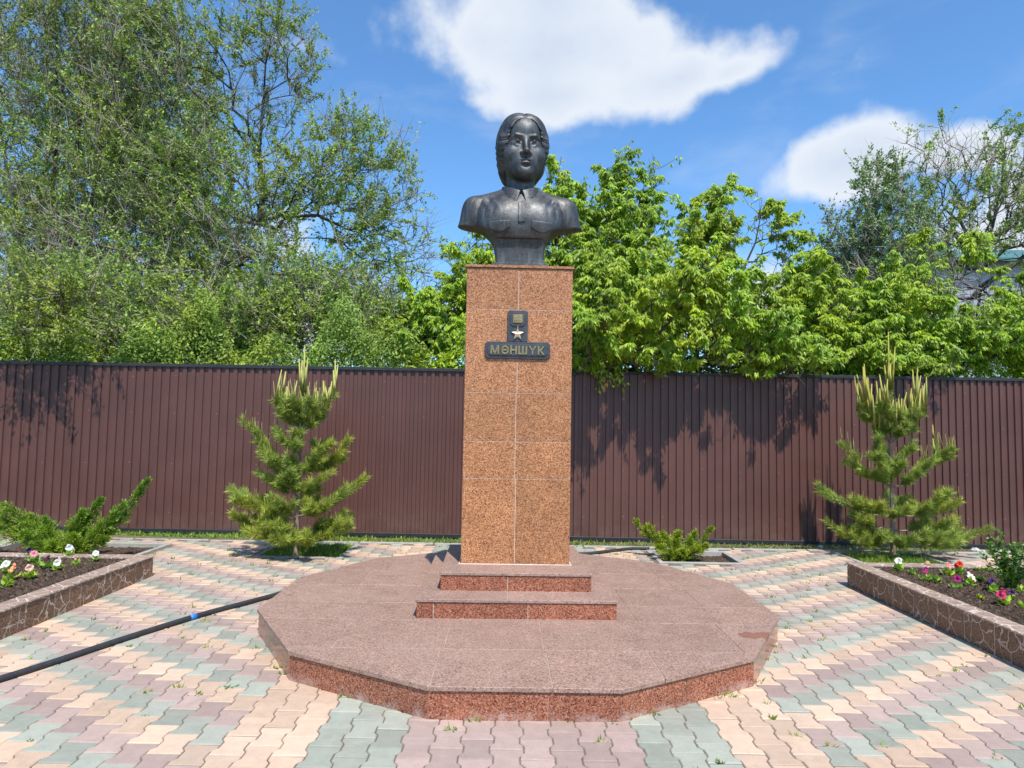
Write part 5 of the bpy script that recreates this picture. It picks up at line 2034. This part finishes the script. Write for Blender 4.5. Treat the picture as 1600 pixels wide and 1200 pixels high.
tree('elm_tree', 'sparse tall elm at the right, bare twigs against the cloud', [st((1535, 0, 14.5, -.1), (1530, 500, 14.5, G), (1535, 380, 14.5, G), (1500, 260, 14.5, G), (1465, 180, 14.5, G)), st((1533, 420, 14.5, G), (1560, 310, 14.5, G), (1580, 180, 14.5, G)), st((1530, 400, 14.5, G), (1440, 330, 14.5, G), (1400, 290, 14.5, G)), st((1533, 450, 14.5, G), (1600, 400, 14.3, G), (1680, 330, 14.3, G))],
     [bl(1455, 275, 14.5, 60, 90, 1.0), bl(1520, 330, 14.5, 90, 110, 1.1), bl(1585, 260, 14.5, 55, 90, 1.0, .8), bl(1660, 340, 14.3, 80, 110, 1.1), bl(1470, 420, 14.3, 80, 80, 1.0), bl(1560, 480, 14, 80, 60, 1.0, .7)], 1300, M['elm_leaf'], 402, leaves=22000, lsize=.065, bare=.45, r_root=.12, bark='dark_bark', twigs=2)
# thicket at the foot of the trees, just behind the fence
for nm, x0, x1, mat_, sd, hmax, lab, ls in (('undergrowth', -9.5, -1.0, 'elm_leaf', 71, 1.15, 'tangle of small leaves behind the left part of the fence', .06), ('undergrowth', -1.6, 10.0, 'maple_leaf', 72, .95, 'thicket of bright leaves behind the right part of the fence', .075)):
    rng = np.random.default_rng(sd)
    n = 62000 if mat_ == 'elm_leaf' else 40000
    X = rng.uniform(x0, x1, n)
    Y = fence_y(X) + rng.uniform(.35, 1.5, n)
    top = 2.35 + hmax * (.55 + .3 * np.sin(X * 2.7 + sd) + .25 * np.sin(X * 6.1 + Y * 3))
    Z = 1.7 + (top - 1.7) * rng.random(n) ** .75
    B = np.stack([X, Y, Z], axis=1)
    D = unit(rng.normal(0, .6, (n, 3)) + np.array([0, -.2, -.35]))
    S = unit(np.cross(D, rng.normal(0, .8, (n, 3)) + np.array([0, -1, .8])))
    Lg = ls * rng.uniform(.7, 1.5, n)
    V, F = kites(B, D, S, Lg, Lg * rng.uniform(.3, .5, n), .18)
    tag(part(nm, V, F, M[mat_], tone=np.repeat(rng.random(n) ** 1.3, 2)), lab, 'undergrowth', kind='stuff')
# sprigs that hang over the fence
for px, py, s, lab in ((938, 575, 1, 'leafy sprig hanging over the fence right of the pedestal'), (967, 578, .8, 'short leafy sprig over the fence cap next to the hanging one')):
    p = at(px, py, fence_y(1.3) - .12)
    rng = np.random.default_rng(int(px))
    o_ = thing('hanging_sprig', lab, 'branch', tuple(p), 0, 'sprigs over the fence')
    path = [np.array([0.02, .45, .25]), np.array([0.02, .2, .22]), np.array([0, .03, .12]), np.array([0, 0, -.05]), np.array([.01, -.01, -.28 * s])]
    V, F = tube_path(path, np.linspace(.006, .002, 5), 5)
    part('twig', V, F, M['bark'], o_)
    m = int(70 * s)
    t = rng.uniform(1.6, 4, m)
    i = np.minimum(t.astype(int), 3)
    PA = np.array(path)
    B = PA[i] * (1 - (t - i))[:, None] + PA[i + 1] * (t - i)[:, None] + rng.normal(0, .035, (m, 3)) * [1.3, .6, 1]
    D = unit(rng.normal(0, .5, (m, 3)) + [0, -.1, -.8])
    S = unit(np.cross(D, rng.normal(0, .5, (m, 3)) + [0, -1, .4]))
    V, F = kites(B, D, S, rng.uniform(.06, .11, m), rng.uniform(.028, .042, m), .18)
    part('leaves', V, F, M['maple_leaf'], o_, tone=np.repeat(rng.random(m), 2))

# ------------------------------------------------------------------ building far right behind the trees
bd = thing('clad_building', 'pale clad building with teal roof behind the trees on the right', 'building', (17.5, 24.0, -.2), math.radians(-4))
V = []
nrib = 64
for k in range(nrib + 1):
    xx = -4.2 + 10.5 * k / nrib
    V.append((xx, 0.03 * (k % 2), 0)); V.append((xx, 0.03 * (k % 2), 8.1))
F = [(2 * k, 2 * k + 2, 2 * k + 3, 2 * k + 1) for k in range(nrib)]
part('front_wall', V, F, M['wall_panel'], bd)
V, F = box_vf(-4.2, 6.3, 0.05, 9, 0, 8.08)
part('wall', V, F, M['wall_panel'], bd)
V = [(-4.7, -.5, 8.0), (6.8, -.5, 8.0), (6.8, 4.6, 9.6), (-4.7, 4.6, 9.6), (6.8, 9.6, 8.0), (-4.7, 9.6, 8.0), (-4.7, -.5, 8.12), (6.8, -.5, 8.12), (6.8, 4.6, 9.75), (-4.7, 4.6, 9.75), (6.8, 9.6, 8.12), (-4.7, 9.6, 8.12)]
F = [(0, 3, 2, 1), (3, 5, 4, 2), (6, 7, 8, 9), (9, 8, 10, 11), (0, 1, 7, 6), (5, 11, 10, 4), (0, 6, 9, 3), (3, 9, 11, 5), (1, 2, 8, 7), (2, 4, 10, 8)]
part('roof', V, F, M['roof_teal'], bd)
